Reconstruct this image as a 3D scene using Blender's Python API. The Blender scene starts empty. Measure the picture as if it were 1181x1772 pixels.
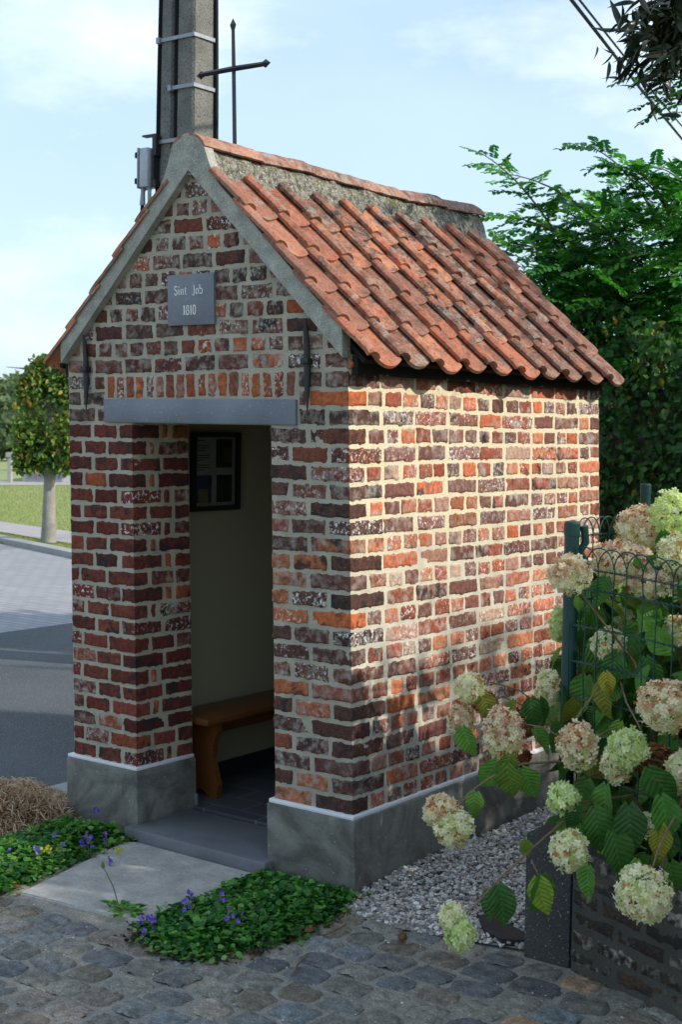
import bpy, math, random
import numpy as np
rng = np.random.default_rng(7); random.seed(7)
D = bpy.data
for _b in (D.objects, D.meshes, D.materials, D.lights, D.cameras):
    for _x in list(_b): _b.remove(_x)
sc = bpy.context.scene; COL = sc.collection
PI = math.pi
# ------------------------------------------------------------ camera
CAM = np.array([3.0316, -4.1875, 1.7590]); YAW, PITCH, ROLL = -0.6406, -0.0477, 0.0165
FPX = 2408.88; CXP, CYP = 590.5, 886 - 32.79
_F = np.array([math.sin(YAW)*math.cos(PITCH), math.cos(YAW)*math.cos(PITCH), math.sin(PITCH)])
_R = np.array([math.cos(YAW), -math.sin(YAW), 0.0]); _U = np.cross(_R, _F)
CR = _R*math.cos(ROLL)+_U*math.sin(ROLL); CU = -_R*math.sin(ROLL)+_U*math.cos(ROLL)
import mathutils
cd = D.cameras.new('camera'); co = D.objects.new('camera', cd); COL.objects.link(co)
M = mathutils.Matrix(((CR[0], CU[0], -_F[0], CAM[0]), (CR[1], CU[1], -_F[1], CAM[1]), (CR[2], CU[2], -_F[2], CAM[2]), (0, 0, 0, 1)))
co.matrix_world = M
cd.sensor_fit = 'VERTICAL'; cd.sensor_height = 36.0; cd.sensor_width = 24.0
cd.lens = FPX/1772*36; cd.shift_y = -32.79/1772; cd.clip_end = 6000; cd.clip_start = .05
cd.dof.use_dof = True; cd.dof.focus_distance = 5.4; cd.dof.aperture_fstop = 8
sc.camera = co
# ------------------------------------------------------------ sky, sun, exposure
SUN_EL, SUN_AZ = 33, 20        # azimuth from +X towards +Y
w = D.worlds.new('World'); sc.world = w; w.use_nodes = True
nt = w.node_tree; bg = nt.nodes['Background']; bg.inputs['Strength'].default_value = .132
sky = nt.nodes.new('ShaderNodeTexSky'); sky.sky_type = 'NISHITA'; sky.sun_disc = False
sky.sun_elevation = math.radians(SUN_EL); sky.sun_rotation = math.radians(90-SUN_AZ)
sky.air_density = 1.0; sky.dust_density = 1.2; sky.ozone_density = 1.0
tc = nt.nodes.new('ShaderNodeTexCoord'); mp = nt.nodes.new('ShaderNodeMapping'); mp.inputs['Scale'].default_value = (1.0, 1.0, 2.6)
mp.inputs['Location'].default_value = (.3, .9, .2)
nz = nt.nodes.new('ShaderNodeTexNoise'); nz.inputs['Scale'].default_value = 2.1; nz.inputs['Detail'].default_value = 7; nz.inputs['Roughness'].default_value = .55
rp = nt.nodes.new('ShaderNodeValToRGB'); rp.color_ramp.elements[0].position = .38; rp.color_ramp.elements[0].color = (.50, .50, .50, 1)
rp.color_ramp.elements[1].position = .72; rp.color_ramp.elements[1].color = (.95, .95, .95, 1)
mx = nt.nodes.new('ShaderNodeMix'); mx.data_type = 'RGBA'; mx.inputs['B'].default_value = (3.35, 4.4, 5.45, 1)
L = nt.links.new
L(tc.outputs['Generated'], mp.inputs['Vector']); L(mp.outputs[0], nz.inputs['Vector']); L(nz.outputs['Fac'], rp.inputs[0])
L(rp.outputs['Color'], mx.inputs['Factor']); L(sky.outputs[0], mx.inputs['A']); 
mp2 = nt.nodes.new('ShaderNodeMapping'); mp2.inputs['Scale'].default_value = (1.3, 1.3, 3.4); mp2.inputs['Location'].default_value = (.0, .35, .1); nz2 = nt.nodes.new('ShaderNodeTexNoise'); nz2.inputs['Scale'].default_value = 2.3; nz2.inputs['Detail'].default_value = 8; nz2.inputs['Roughness'].default_value = .6
rp2 = nt.nodes.new('ShaderNodeValToRGB'); rp2.color_ramp.elements[0].position = .52; rp2.color_ramp.elements[0].color = (0, 0, 0, 1); rp2.color_ramp.elements[1].position = .70; rp2.color_ramp.elements[1].color = (.62, .62, .62, 1)
mx2 = nt.nodes.new('ShaderNodeMix'); mx2.data_type = 'RGBA'; mx2.inputs['B'].default_value = (5.9, 6.3, 6.6, 1)
L(tc.outputs['Generated'], mp2.inputs['Vector']); L(mp2.outputs[0], nz2.inputs['Vector']); L(nz2.outputs['Fac'], rp2.inputs[0]); L(rp2.outputs['Color'], mx2.inputs['Factor']); L(mx.outputs['Result'], mx2.inputs['A']); L(mx2.outputs['Result'], bg.inputs['Color'])
sl = D.lights.new('sun', 'SUN'); sl.energy = 2.95; sl.angle = math.radians(1.0); sl.color = (1, .93, .80)
so = D.objects.new('sun', sl); COL.objects.link(so)
_sd = mathutils.Vector((math.cos(math.radians(SUN_EL))*math.cos(math.radians(SUN_AZ)), math.cos(math.radians(SUN_EL))*math.sin(math.radians(SUN_AZ)), math.sin(math.radians(SUN_EL))))
so.rotation_euler = _sd.to_track_quat('Z', 'Y').to_euler(); so.location = (8, 3, 8)
sc.view_settings.view_transform = 'Standard'; sc.view_settings.look = 'None'; sc.view_settings.gamma = 1; sc.view_settings.exposure = 0.72
sc.render.engine = 'CYCLES'; sc.cycles.max_bounces = 6; sc.cycles.transparent_max_bounces = 8

# ------------------------------------------------------------ helpers
def at(u, v, axis, val):            # photo pixel -> world point on the plane coord[axis] = val
    d = _F+CR*(u-CXP)/FPX-CU*(v-CYP)/FPX
    return CAM+(val-CAM[axis])/d[axis]*d
def atd(u, v, dist):
    d = _F+CR*(u-CXP)/FPX-CU*(v-CYP)/FPX; d /= np.linalg.norm(d)
    return CAM+dist*d
SH = .0338                          # the old chapel leans to the left by this much per metre
def shear(V):
    V = np.array(V, float); V[:, 0] -= SH*V[:, 2]; return V
def lin(*c):
    c = np.array(c, float)/255
    return tuple(np.where(c <= .04045, c/12.92, ((c+.055)/1.055)**2.4))
def hsh(I):
    n = (I[..., 0]*73856093) ^ (I[..., 1]*19349663) ^ (I[..., 2]*83492791)
    n = (n.astype(np.uint64)*np.uint64(2654435761)) & np.uint64(0xffffffff)
    n = ((n ^ (n >> np.uint64(15)))*np.uint64(2246822519)) & np.uint64(0xffffffff)
    n = n ^ (n >> np.uint64(13))
    return n.astype(float)/4294967295*2-1
def vn(P):
    P = np.asarray(P, float)+1000.; I = np.floor(P).astype(np.int64); f = P-I; f = f*f*(3-2*f); r = 0
    for a in (0, 1):
        for b in (0, 1):
            for c in (0, 1):
                wt = np.where(a, f[..., 0], 1-f[..., 0])*np.where(b, f[..., 1], 1-f[..., 1])*np.where(c, f[..., 2], 1-f[..., 2])
                r = r+wt*hsh(I+np.array([a, b, c]))
    return r
def fbm(P, o=3):
    P = np.asarray(P, float); return sum(vn(P*2**i+i*17.3)/2**i for i in range(o))
def tag(o, label=None, cat=None, group=None, kind=None):
    if label: o['label'] = label
    if cat: o['category'] = cat
    if group: o['group'] = group
    if kind: o['kind'] = kind
    return o
def empty(name, loc, label, cat, group=None, kind=None):
    o = D.objects.new(name, None); COL.objects.link(o); o.location = loc; o.empty_display_size = .1
    return tag(o, label, cat, group, kind)
def mk(name, V, Fs, mats, parent=None, mi=None, attrs=None, smooth=True):
    V = np.asarray(V, float)
    if isinstance(Fs, np.ndarray): Fs = [Fs]
    Fs = [np.asarray(f, np.int32) for f in Fs if len(f)]
    me = D.meshes.new(name)
    if parent is not None:
        pl = np.array(parent_loc(parent)); Vl = V-pl
    else: Vl = V
    me.vertices.add(len(V)); me.vertices.foreach_set('co', Vl.astype(np.float32).ravel())
    nl = sum(f.size for f in Fs); npol = sum(len(f) for f in Fs)
    me.loops.add(nl); me.loops.foreach_set('vertex_index', np.concatenate([f.ravel() for f in Fs]))
    me.polygons.add(npol)
    tot = np.concatenate([np.full(len(f), f.shape[1], np.int32) for f in Fs])
    st = np.concatenate([[0], np.cumsum(tot)[:-1]]).astype(np.int32)
    me.polygons.foreach_set('loop_start', st)
    if not isinstance(mats, (list, tuple)): mats = [mats]
    for m in mats: me.materials.append(m)
    if mi is not None: me.polygons.foreach_set('material_index', np.asarray(mi, np.int32))
    me.polygons.foreach_set('use_smooth', np.full(npol, smooth))
    for k, a in (attrs or {}).items():
        a = np.asarray(a, np.float32)
        if a.ndim == 2:
            at_ = me.attributes.new(k, 'FLOAT_COLOR', 'POINT')
            if a.shape[1] == 3: a = np.c_[a, np.ones(len(a), np.float32)]
            at_.data.foreach_set('color', a.ravel())
        else:
            at_ = me.attributes.new(k, 'FLOAT', 'POINT'); at_.data.foreach_set('value', a)
    me.update(calc_edges=True); me.validate()
    o = D.objects.new(name, me); COL.objects.link(o)
    if parent is not None: o.parent = parent
    return o
def parent_loc(p):
    l = np.zeros(3)
    while p is not None: l = l+np.array(p.location); p = p.parent
    return l
def smooth_by(o, deg=35):
    me = o.data; me.update()
    try: me.set_sharp_from_angle(angle=math.radians(deg))
    except Exception: pass
    return o
class MB:                            # collects shapes for ONE mesh
    def __init__(s): s.V = []; s.Q = []; s.T = []; s.n = 0
    def add(s, V, Q=None, T=None):
        V = np.asarray(V, float)
        if Q is not None and len(Q): s.Q.append(np.asarray(Q)+s.n)
        if T is not None and len(T): s.T.append(np.asarray(T)+s.n)
        s.V.append(V); s.n += len(V)
    def box(s, x0, x1, y0, y1, z0, z1, ch=.0):
        P = []
        if ch <= 0:
            V = [(x, y, z) for x in (x0, x1) for y in (y0, y1) for z in (z0, z1)]
            s.add(V, [(0, 1, 3, 2), (4, 6, 7, 5), (0, 4, 5, 1), (2, 3, 7, 6), (0, 2, 6, 4), (1, 5, 7, 3)])
        else:
            import bmesh
            bm = bmesh.new(); bmesh.ops.create_cube(bm, size=1)
            for v in bm.verts: v.co = ((x0+x1)/2+v.co.x*(x1-x0), (y0+y1)/2+v.co.y*(y1-y0), (z0+z1)/2+v.co.z*(z1-z0))
            bmesh.ops.bevel(bm, geom=bm.edges[:], offset=ch, segments=2, affect='EDGES', profile=.5)
            s.bm(bm)
    def bm(s, bm):
        bm.verts.index_update()
        V = [tuple(v.co) for v in bm.verts]; Q = [[v.index for v in f.verts] for f in bm.faces if len(f.verts) == 4]; T = [[v.index for v in f.verts] for f in bm.faces if len(f.verts) == 3]
        import bmesh
        s.add(V, Q or None, T or None); bm.free()
    def tube(s, pts, r, n=8, cap=True):
        pts = np.array(pts, float); m = len(pts); r = np.broadcast_to(r, m) if np.ndim(r) else np.full(m, r)
        T = np.gradient(pts, axis=0); T /= np.linalg.norm(T, axis=1)[:, None]+1e-12
        u = np.cross(T[0], (0, 0, 1)); u = u if np.linalg.norm(u) > .1 else np.cross(T[0], (1, 0, 0)); u /= np.linalg.norm(u)
        V = []
        for i in range(m):
            u = u-T[i]*(u@T[i]); u /= np.linalg.norm(u); v = np.cross(T[i], u)
            a = np.arange(n)*2*PI/n
            V.append(pts[i]+r[i]*(np.cos(a)[:, None]*u+np.sin(a)[:, None]*v))
        V = np.concatenate(V); Q = [(i*n+j, i*n+(j+1) % n, (i+1)*n+(j+1) % n, (i+1)*n+j) for i in range(m-1) for j in range(n)]
        Tr = []
        if cap:
            V = np.r_[V, pts[:1], pts[-1:]]; c0 = m*n
            Tr = [(c0, (j+1) % n, j) for j in range(n)]+[(c0+1, (m-1)*n+j, (m-1)*n+(j+1) % n) for j in range(n)]
        s.add(V, Q, Tr)
    def prism(s, poly, f0, f1):       # convex polygon swept from f0(p) to f1(p)
        n = len(poly); A = [f0(p) for p in poly]; B = [f1(p) for p in poly]; c = n*2
        V = A+B+[tuple(np.mean(A, axis=0)), tuple(np.mean(B, axis=0))]
        s.add(V, [(i, (i+1) % n, n+(i+1) % n, n+i) for i in range(n)], [(c, (i+1) % n, i) for i in range(n)]+[(c+1, n+i, n+(i+1) % n) for i in range(n)])
    def build(s, name, mat, parent=None, sheared=False, smooth=True, jig=0):
        V = np.concatenate(s.V)
        if jig: V = V+jig*np.stack([fbm(V*9+k*31) for k in range(3)], 1)
        if sheared: V = shear(V)
        o = mk(name, V, [np.concatenate(x) for x in (s.Q, s.T) if x], mat, parent, smooth=smooth)
        if smooth: smooth_by(o)
        import bmesh
        bm = bmesh.new(); bm.from_mesh(o.data); bmesh.ops.recalc_face_normals(bm, faces=bm.faces[:]); bm.to_mesh(o.data); bm.free()
        return o

# ------------------------------------------------------------ materials
class NM:
    def __init__(s, name, rough=.8, spec=.3):
        s.m = D.materials.new(name); s.m.use_nodes = True; s.t = s.m.node_tree; s.p = s.t.nodes['Principled BSDF']
        s.p.inputs['Roughness'].default_value = rough; s.p.inputs['Specular IOR Level'].default_value = spec
        s.tc = s.n('ShaderNodeTexCoord')
    def n(s, t): return s.t.nodes.new(t)
    def l(s, a, b): s.t.links.new(a, b)
    def noise(s, scale, detail=4, rough=.55, stretch=None, dist=0):
        x = s.n('ShaderNodeTexNoise'); x.inputs['Scale'].default_value = scale; x.inputs['Detail'].default_value = detail; x.inputs['Roughness'].default_value = rough; x.inputs['Distortion'].default_value = dist
        if stretch:
            m = s.n('ShaderNodeMapping'); m.inputs['Scale'].default_value = stretch; s.l(s.tc.outputs['Object'], m.inputs[0]); s.l(m.outputs[0], x.inputs['Vector'])
        else: s.l(s.tc.outputs['Object'], x.inputs['Vector'])
        return x.outputs['Fac']
    def step(s, f, a, b, lo=0, hi=1):
        r = s.n('ShaderNodeMapRange'); r.inputs['From Min'].default_value = a; r.inputs['From Max'].default_value = b; r.inputs['To Min'].default_value = lo; r.inputs['To Max'].default_value = hi
        s.l(f, r.inputs['Value']); return r.outputs[0]
    def mul(s, a, b, op='MULTIPLY'):
        x = s.n('ShaderNodeMath'); x.operation = op
        for i, k in enumerate((a, b)):
            if isinstance(k, (int, float)): x.inputs[i].default_value = k
            else: s.l(k, x.inputs[i])
        return x.outputs[0]
    def mix(s, f, a, b, mode='MIX'):
        x = s.n('ShaderNodeMix'); x.data_type = 'RGBA'; x.blend_type = mode
        for nm, k in (('Factor', f), ('A', a), ('B', b)):
            i = x.inputs[nm] if nm != 'Factor' else x.inputs['Factor']
            if isinstance(k, (int, float)): i.default_value = k
            elif isinstance(k, tuple): i.default_value = (*k[:3], 1)
            else: s.l(k, i)
        return x.outputs['Result']
    def attr(s, k, col=True):
        a = s.n('ShaderNodeAttribute'); a.attribute_name = k; return a.outputs['Color' if col else 'Fac']
    def bump(s, h, dist=.003, strength=1):
        b = s.n('ShaderNodeBump'); b.inputs['Distance'].default_value = dist; b.inputs['Strength'].default_value = strength; s.l(h, b.inputs['Height']); s.l(b.outputs[0], s.p.inputs['Normal'])
    def base(s, c):
        if isinstance(c, tuple): s.p.inputs['Base Color'].default_value = (*c[:3], 1)
        else: s.l(c, s.p.inputs['Base Color'])
        return s
def tint(c, f): return tuple(min(1, x*f) for x in c)
def rocky(name, c, var=.35, s1=14, s2=160, rough=.85, bd=.002, spots=None, spot_t=.64, spec=.3):
    m = NM(name, rough, spec)
    a = m.mix(m.step(m.noise(s1, 5), .3, .7), tint(c, 1-var), tint(c, 1+var))
    a = m.mix(m.step(m.noise(s2, 3), .35, .65, 0, .55), a, tint(c, 1-var*1.2))
    if spots: a = m.mix(m.step(m.noise(s2*1.3, 2), spot_t, spot_t+.05), a, spots)
    m.base(a); m.bump(m.noise(s2, 4), bd); return m.m
def leafmat(name, trans=.35, rough=.45, spec=.35):
    m = NM(name, rough, spec); c = m.attr('col')
    c2 = m.mix(m.step(m.noise(60, 2), .3, .7, .0, .12 if name == 'petal' else .35), c, (0, 0, 0)); m.base(c2)
    tr = m.n('ShaderNodeBsdfTranslucent'); ms = m.n('ShaderNodeMixShader'); ms.inputs[0].default_value = trans
    hs = m.n('ShaderNodeHueSaturation'); hs.inputs['Value'].default_value = 1.3; hs.inputs['Saturation'].default_value = 1.1; m.l(c, hs.inputs['Color']); m.l(hs.outputs[0], tr.inputs[0])
    out = m.t.nodes['Material Output']; m.l(m.p.outputs[0], ms.inputs[1]); m.l(tr.outputs[0], ms.inputs[2]); m.l(ms.outputs[0], out.inputs[0]); return m.m
def veinmat(name):
    m = NM(name, .5, .35); c = m.attr('col'); ax_ = m.mul(m.attr('lx', False), 0, 'ADD'); ab = m.n('ShaderNodeMath'); ab.operation = 'ABSOLUTE'; m.l(m.attr('lx', False), ab.inputs[0])
    t = m.mul(m.mul(m.attr('ly', False), m.mul(ab.outputs[0], .75), 'SUBTRACT'), 8.0); fr = m.n('ShaderNodeMath'); fr.operation = 'PINGPONG'; m.l(t, fr.inputs[0]); fr.inputs[1].default_value = .5
    lat = m.step(fr.outputs[0], .0, .09, 1, 0); mid = m.step(ab.outputs[0], .0, .03, 1, 0); vein = m.mul(lat, mid, 'MAXIMUM')
    hs = m.n('ShaderNodeHueSaturation'); hs.inputs['Value'].default_value = 1.7; hs.inputs['Saturation'].default_value = .8; m.l(c, hs.inputs['Color'])
    c = m.mix(m.step(m.noise(34, 4), .3, .7, 0, .45), c, (.01, .02, .005)); c = m.mix(m.mul(vein, .24), c, hs.outputs[0])
    c = m.mix(m.step(m.noise(21, 4, .7), .62, .70, 0, .8), c, (.20, .18, .03)); c = m.mix(m.step(m.noise(48, 3, .7), .68, .72, 0, .9), c, (.13, .06, .02)); m.base(c)
    m.bump(m.mul(m.mul(fr.outputs[0], 1.0), m.mul(m.noise(60, 3), .5), 'ADD'), .006, .7)
    tr = m.n('ShaderNodeBsdfTranslucent'); ms = m.n('ShaderNodeMixShader'); ms.inputs[0].default_value = .3; m.l(c, tr.inputs[0]); out = m.t.nodes['Material Output']; m.l(m.p.outputs[0], ms.inputs[1]); m.l(tr.outputs[0], ms.inputs[2]); m.l(ms.outputs[0], out.inputs[0]); return m.m
def brickmat(name):
    m = NM(name, .88, .2); c = m.attr('col')
    v = m.mix(m.step(m.noise(55, 4), .3, .7), (.60, .60, .60), (1.32, 1.28, 1.22)); c = m.mix(1.0, c, v, 'MULTIPLY')
    so_ = m.mul(m.step(m.noise(16, 3, .5, dist=.6), .5, .62), m.attr('soot', False)); c = m.mix(so_, c, (.030, .028, .030))
    hz = m.mul(m.step(m.noise(26, 5, .65), .46, .66), m.attr('smear', False)); c = m.mix(hz, c, (.42, .37, .33))
    wh = m.mul(m.step(m.noise(62, 5, .75), .545, .60), m.attr('lime', False)); c = m.mix(wh, c, (.80, .78, .74))
    sp = m.mul(m.step(m.noise(210, 2, .6), .68, .71), m.attr('speck', False)); c = m.mix(sp, c, (.72, .69, .64))
    m.base(c); m.bump(m.mul(m.noise(150, 6, .7), m.noise(30, 2), 'ADD'), .006, .9); return m.m
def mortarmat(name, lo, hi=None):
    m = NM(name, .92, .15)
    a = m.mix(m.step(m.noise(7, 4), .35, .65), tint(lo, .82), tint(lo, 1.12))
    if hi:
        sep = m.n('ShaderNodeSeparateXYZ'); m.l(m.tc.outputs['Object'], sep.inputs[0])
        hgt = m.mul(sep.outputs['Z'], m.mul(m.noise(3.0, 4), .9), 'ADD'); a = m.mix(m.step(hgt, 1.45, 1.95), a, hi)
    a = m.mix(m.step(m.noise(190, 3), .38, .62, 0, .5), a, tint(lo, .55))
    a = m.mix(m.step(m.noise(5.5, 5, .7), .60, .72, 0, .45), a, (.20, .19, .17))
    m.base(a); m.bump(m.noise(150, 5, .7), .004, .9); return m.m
MT = {}
MT['brick'] = brickmat('old_brick')
MT['mortar_front'] = mortarmat('grey_mortar', (.455, .415, .335))
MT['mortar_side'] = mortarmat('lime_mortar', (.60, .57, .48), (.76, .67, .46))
MT['mortar_jamb'] = mortarmat('jamb_mortar', (.50, .44, .33))
def bluestone(name, c, rough=.45):
    m = NM(name, rough, .4); a = m.mix(m.step(m.noise(5, 5), .3, .7), tint(c, .8), tint(c, 1.2)); a = m.mix(m.step(m.noise(95, 3), .62, .7, 0, .4), a, tint(c, 2.2)); m.base(a); m.bump(m.noise(70, 5), .0012, .6); return m.m
MT['bluestone'] = bluestone('bluestone', (.155, .17, .205))
MT['step'] = bluestone('step_stone', (.135, .142, .155), .5)
def floortile():
    m = NM('floor_tile', .38, .5); b = m.n('ShaderNodeTexBrick'); b.offset = .5; b.inputs['Scale'].default_value = 1; b.inputs['Mortar Size'].default_value = .004
    b.inputs['Brick Width'].default_value = .3; b.inputs['Row Height'].default_value = .15; b.inputs['Color1'].default_value = (.045, .05, .058, 1); b.inputs['Color2'].default_value = (.075, .08, .09, 1); b.inputs['Mortar'].default_value = (.2, .2, .2, 1)
    m.l(m.tc.outputs['Object'], b.inputs[0]); m.base(m.mix(m.step(m.noise(9), .3, .7, 0, .3), b.outputs[0], (.12, .12, .125))); return m.m
MT['floor'] = floortile()
MT['plinth'] = rocky('cement_plinth', (.19, .185, .165), .42, 5.5, 120, .85, .002, (.42, .41, .38), .69)
def plinthmat():
    m = NM('cement_plinth', .88, .25); a = m.mix(m.step(m.noise(3.2, 6, .65, dist=1.6), .38, .60), (.095, .092, .078), (.235, .23, .205)); a = m.mix(m.step(m.noise(11, 5, .7, (1, 1, .35)), .52, .66, 0, .5), a, (.10, .095, .08))
    a = m.mix(m.step(m.noise(24, 5, .8, dist=2), .60, .66, 0, .35), a, (.36, .35, .32)); a = m.mix(m.step(m.noise(150, 3), .36, .62, 0, .4), a, (.12, .115, .10)); a = m.mix(m.step(m.noise(75, 2), .70, .73, 0, .9), a, (.5, .49, .46)); m.base(a); m.bump(m.mul(m.noise(9, 4), m.mul(m.noise(140, 4), .4), 'ADD'), .006, .6); return m.m
MT['plinth'] = plinthmat()
MT['plinth_line'] = rocky('white_joint_paint', (.72, .72, .74), .08, 12, 90, .7, .001)
MT['barge'] = rocky('barge_concrete', (.37, .36, .32), .30, 16, 170, .92, .006, (.62, .61, .57), .60)
def ridgemortar():
    m = NM('lichened_mortar', .95, .1); a = m.mix(m.step(m.noise(40, 5, .7), .40, .6), (.075, .073, .06), (.27, .26, .215))
    a = m.mix(m.step(m.noise(120, 3), .6, .66, 0, .8), a, (.62, .60, .52)); a = m.mix(m.step(m.noise(9, 4), .6, .68, 0, .8), a, (.20, .17, .05)); m.base(a); m.bump(m.noise(90, 5, .7), .008); return m.m
MT['ridge_mortar'] = ridgemortar()
def tilemat(name):
    m = NM(name, .75, .3); c = m.attr('col')
    v = m.mix(m.step(m.noise(12, 5), .3, .7), (.78, .74, .72), (1.2, 1.2, 1.2)); c = m.mix(1.0, c, v, 'MULTIPLY')
    s_ = m.mul(m.step(m.noise(13, 5, .7, dist=.5), .43, .58), m.attr('soot', False)); c = m.mix(s_, c, (.045, .036, .032))
    l_ = m.mul(m.step(m.noise(17, 6, .75), .49, .60), m.attr('lime', False)); c = m.mix(l_, c, (.32, .26, .21))
    c = m.mix(m.step(m.noise(120, 4, .75), .55, .62, 0, .6), c, (.30, .25, .21)); c = m.mix(m.step(m.noise(85, 4, .7), .57, .63, 0, .75), c, (.045, .038, .033))
    m.base(c); m.bump(m.noise(110, 5, .7), .0025, .8); return m.m
MT['tile'] = tilemat('terracotta')
MT['iron'] = rocky('wrought_iron', (.012, .013, .016), .3, 20, 150, .5, .001, spec=.5)
MT['dark'] = rocky('dark_timber', (.02, .018, .015), .3, 10, 90, .9)
MT['plaster'] = rocky('cream_plaster', (.37, .33, .225), .04, 2, 90, .85, .0006)
def woodmat():
    m = NM('varnished_wood', .35, .5); a = m.mix(m.step(m.noise(9, 5, .6, (14, 1, 14)), .35, .65), (.11, .038, .010), (.17, .062, .016)); m.base(a); return m.m
MT['wood'] = woodmat()
MT['asphalt'] = rocky('asphalt', (.080, .086, .094), .30, .8, 120, .85, .006, (.20, .21, .22), .60)
def pavermat():
    m = NM('road_pavers', .85, .3); b = m.n('ShaderNodeTexBrick'); b.inputs['Scale'].default_value = 1; b.inputs['Brick Width'].default_value = .22; b.inputs['Row Height'].default_value = .11; b.inputs['Mortar Size'].default_value = .008
    b.inputs['Color1'].default_value = (.27, .27, .29, 1); b.inputs['Color2'].default_value = (.33, .33, .345, 1); b.inputs['Mortar'].default_value = (.17, .17, .18, 1)
    m.l(m.tc.outputs['Object'], b.inputs[0]); m.base(m.mix(m.step(m.noise(.9, 5), .3, .7, 0, .35), b.outputs[0], (.22, .22, .235))); return m.m
MT['pavers'] = pavermat()
MT['kerb'] = rocky('kerb_concrete', (.33, .33, .32), .15, 5, 120, .9, .002)
MT['path'] = rocky('path_paving', (.36, .33, .33), .12, 3, 60, .9, .002)
MT['slab'] = rocky('paving_slab', (.42, .40, .37), .26, 8, 60, .85, .004, (.48, .47, .46), .66)
MT['soil'] = rocky('soil', (.09, .075, .06), .4, 12, 120, .95, .01)
MT['jointsand'] = rocky('joint_sand', (.33, .305, .265), .3, 15, 190, .95, .010, (.62, .60, .56), .62)
MT['grassland'] = rocky('grassland', (.27, .30, .13), .18, .35, 14, .95, .02)
def attrrock(name, rough=.8, amt=.25, sc_=120, bd=.003, spots=None, st=.66):
    m = NM(name, rough, .3); c = m.attr('col'); v = m.mix(m.step(m.noise(sc_/4, 4), .3, .7), (1-amt,)*3, (1+amt,)*3); c = m.mix(1.0, c, v, 'MULTIPLY')
    c = m.mix(m.step(m.noise(sc_*1.3, 3), .36, .62, 0, .5), c, (.03, .03, .03))
    if spots: c = m.mix(m.step(m.noise(sc_*1.6, 2), st, st+.04, 0, .8), c, spots)
    m.base(c); m.bump(m.noise(sc_, 5, .7), bd); return m.m
MT['cobble'] = attrrock('porphyry_cobble', .68, .38, 110, .009, (.35, .35, .34), .66)
MT['gravel'] = attrrock('gravel_chips', .85, .15, 200, .002)
MT['attr'] = attrrock('coloured_matter', .8, .12, 90, .001)
MT['leaf'] = leafmat('leaf'); MT['leaf_thick'] = leafmat('thick_leaf', .2, .38, .45)
MT['veined'] = veinmat('veined_leaf'); MT['petal'] = leafmat('petal', .42, .6, .2)
MT['bark'] = rocky('bark', (.16, .135, .10), .35, 12, 60, .95, .01)
MT['barklight'] = rocky('pale_bark', (.30, .285, .25), .25, 7, 40, .95, .01, (.10, .09, .08), .68)
MT['stem'] = rocky('woody_stem', (.20, .13, .08), .3, 20, 120, .8, .002)
MT['pole'] = rocky('pole_concrete', (.19, .186, .172), .30, 6, 75, .92, .008, (.04, .038, .034), .60)
def flat(name, c, rough=.5, metal=0, spec=.5, em=None):
    m = NM(name, rough, spec); m.base(m.mix(m.step(m.noise(25, 3), .3, .7), tint(c, .88), tint(c, 1.1))); m.p.inputs['Metallic'].default_value = metal; return m.m
MT['steel'] = flat('galvanised_steel', (.28, .295, .32), .5, .5)
MT['cable'] = flat('cable_rubber', (.008, .009, .011), .75, 0, .15)
MT['boxgrey'] = flat('box_aluminium', (.38, .40, .44), .45, .3)
MT['green'] = flat('green_coating', (.005, .045, .040), .45, 0, .5)
MT['white'] = flat('white_lettering', (.8, .8, .78), .6)
MT['darkbrick'] = None
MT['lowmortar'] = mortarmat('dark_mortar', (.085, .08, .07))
MT['concretepost'] = rocky('dark_concrete', (.062, .062, .060), .35, 6, 110, .9, .005, (.34, .34, .32), .66)
MT['slate'] = rocky('slate', (.022, .024, .03), .3, 8, 100, .5, .002)
MT['black'] = flat('black_frame', (.01, .01, .01), .4)
MT['paper'] = flat('print_paper', (.45, .45, .42), .5)
MT['ink'] = flat('print_ink', (.06, .06, .06), .6)
MT['photo_blue'] = flat('photo_blue', (.06, .09, .18), .5); MT['photo_brown'] = flat('photo_brown', (.16, .10, .05), .5); MT['photo_green'] = flat('photo_green', (.03, .06, .02), .5); MT['photo_tan'] = flat('photo_tan', (.30, .25, .13), .5)
_g = NM('picture_glass', .05, .5); _g.base((.8, .8, .8)); _g.p.inputs['Transmission Weight'].default_value = 1.0; _g.p.inputs['IOR'].default_value = 1.1; MT['glass'] = _g.m
MT['house'] = flat('pale_render', (.5, .5, .49), .8); MT['farroof'] = flat('grey_roof', (.2, .17, .16), .8)
MT['burr'] = flat('burr', (.16, .09, .03), .8)
MT['hill'] = rocky('hill_woods', (.10, .14, .12), .2, .02, .2, 1, .01)

# ------------------------------------------------------------ instancing small templates
def frames(dirs, ups):
    d = dirs/np.linalg.norm(dirs, axis=1)[:, None]; x = np.cross(d, ups); x /= np.linalg.norm(x, axis=1)[:, None]+1e-9
    z = np.cross(x, d); return np.stack([x, d, z], 2)          # columns: across, along, normal
def scatter(T, Fq, pos, fr, size, col=None):
    n, m = len(pos), len(T); size = np.broadcast_to(np.asarray(size, float).reshape(-1, 1, 1) if np.ndim(size) else size, (n, 1, 1))
    V = np.einsum('nij,mj->nmi', fr, T)*size+pos[:, None, :]
    F = [(f[None]+(np.arange(n)*m)[:, None, None]).reshape(-1, f.shape[1]) for f in Fq]
    return V.reshape(-1, 3), F, (np.repeat(col, m, 0) if col is not None else None)
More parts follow.
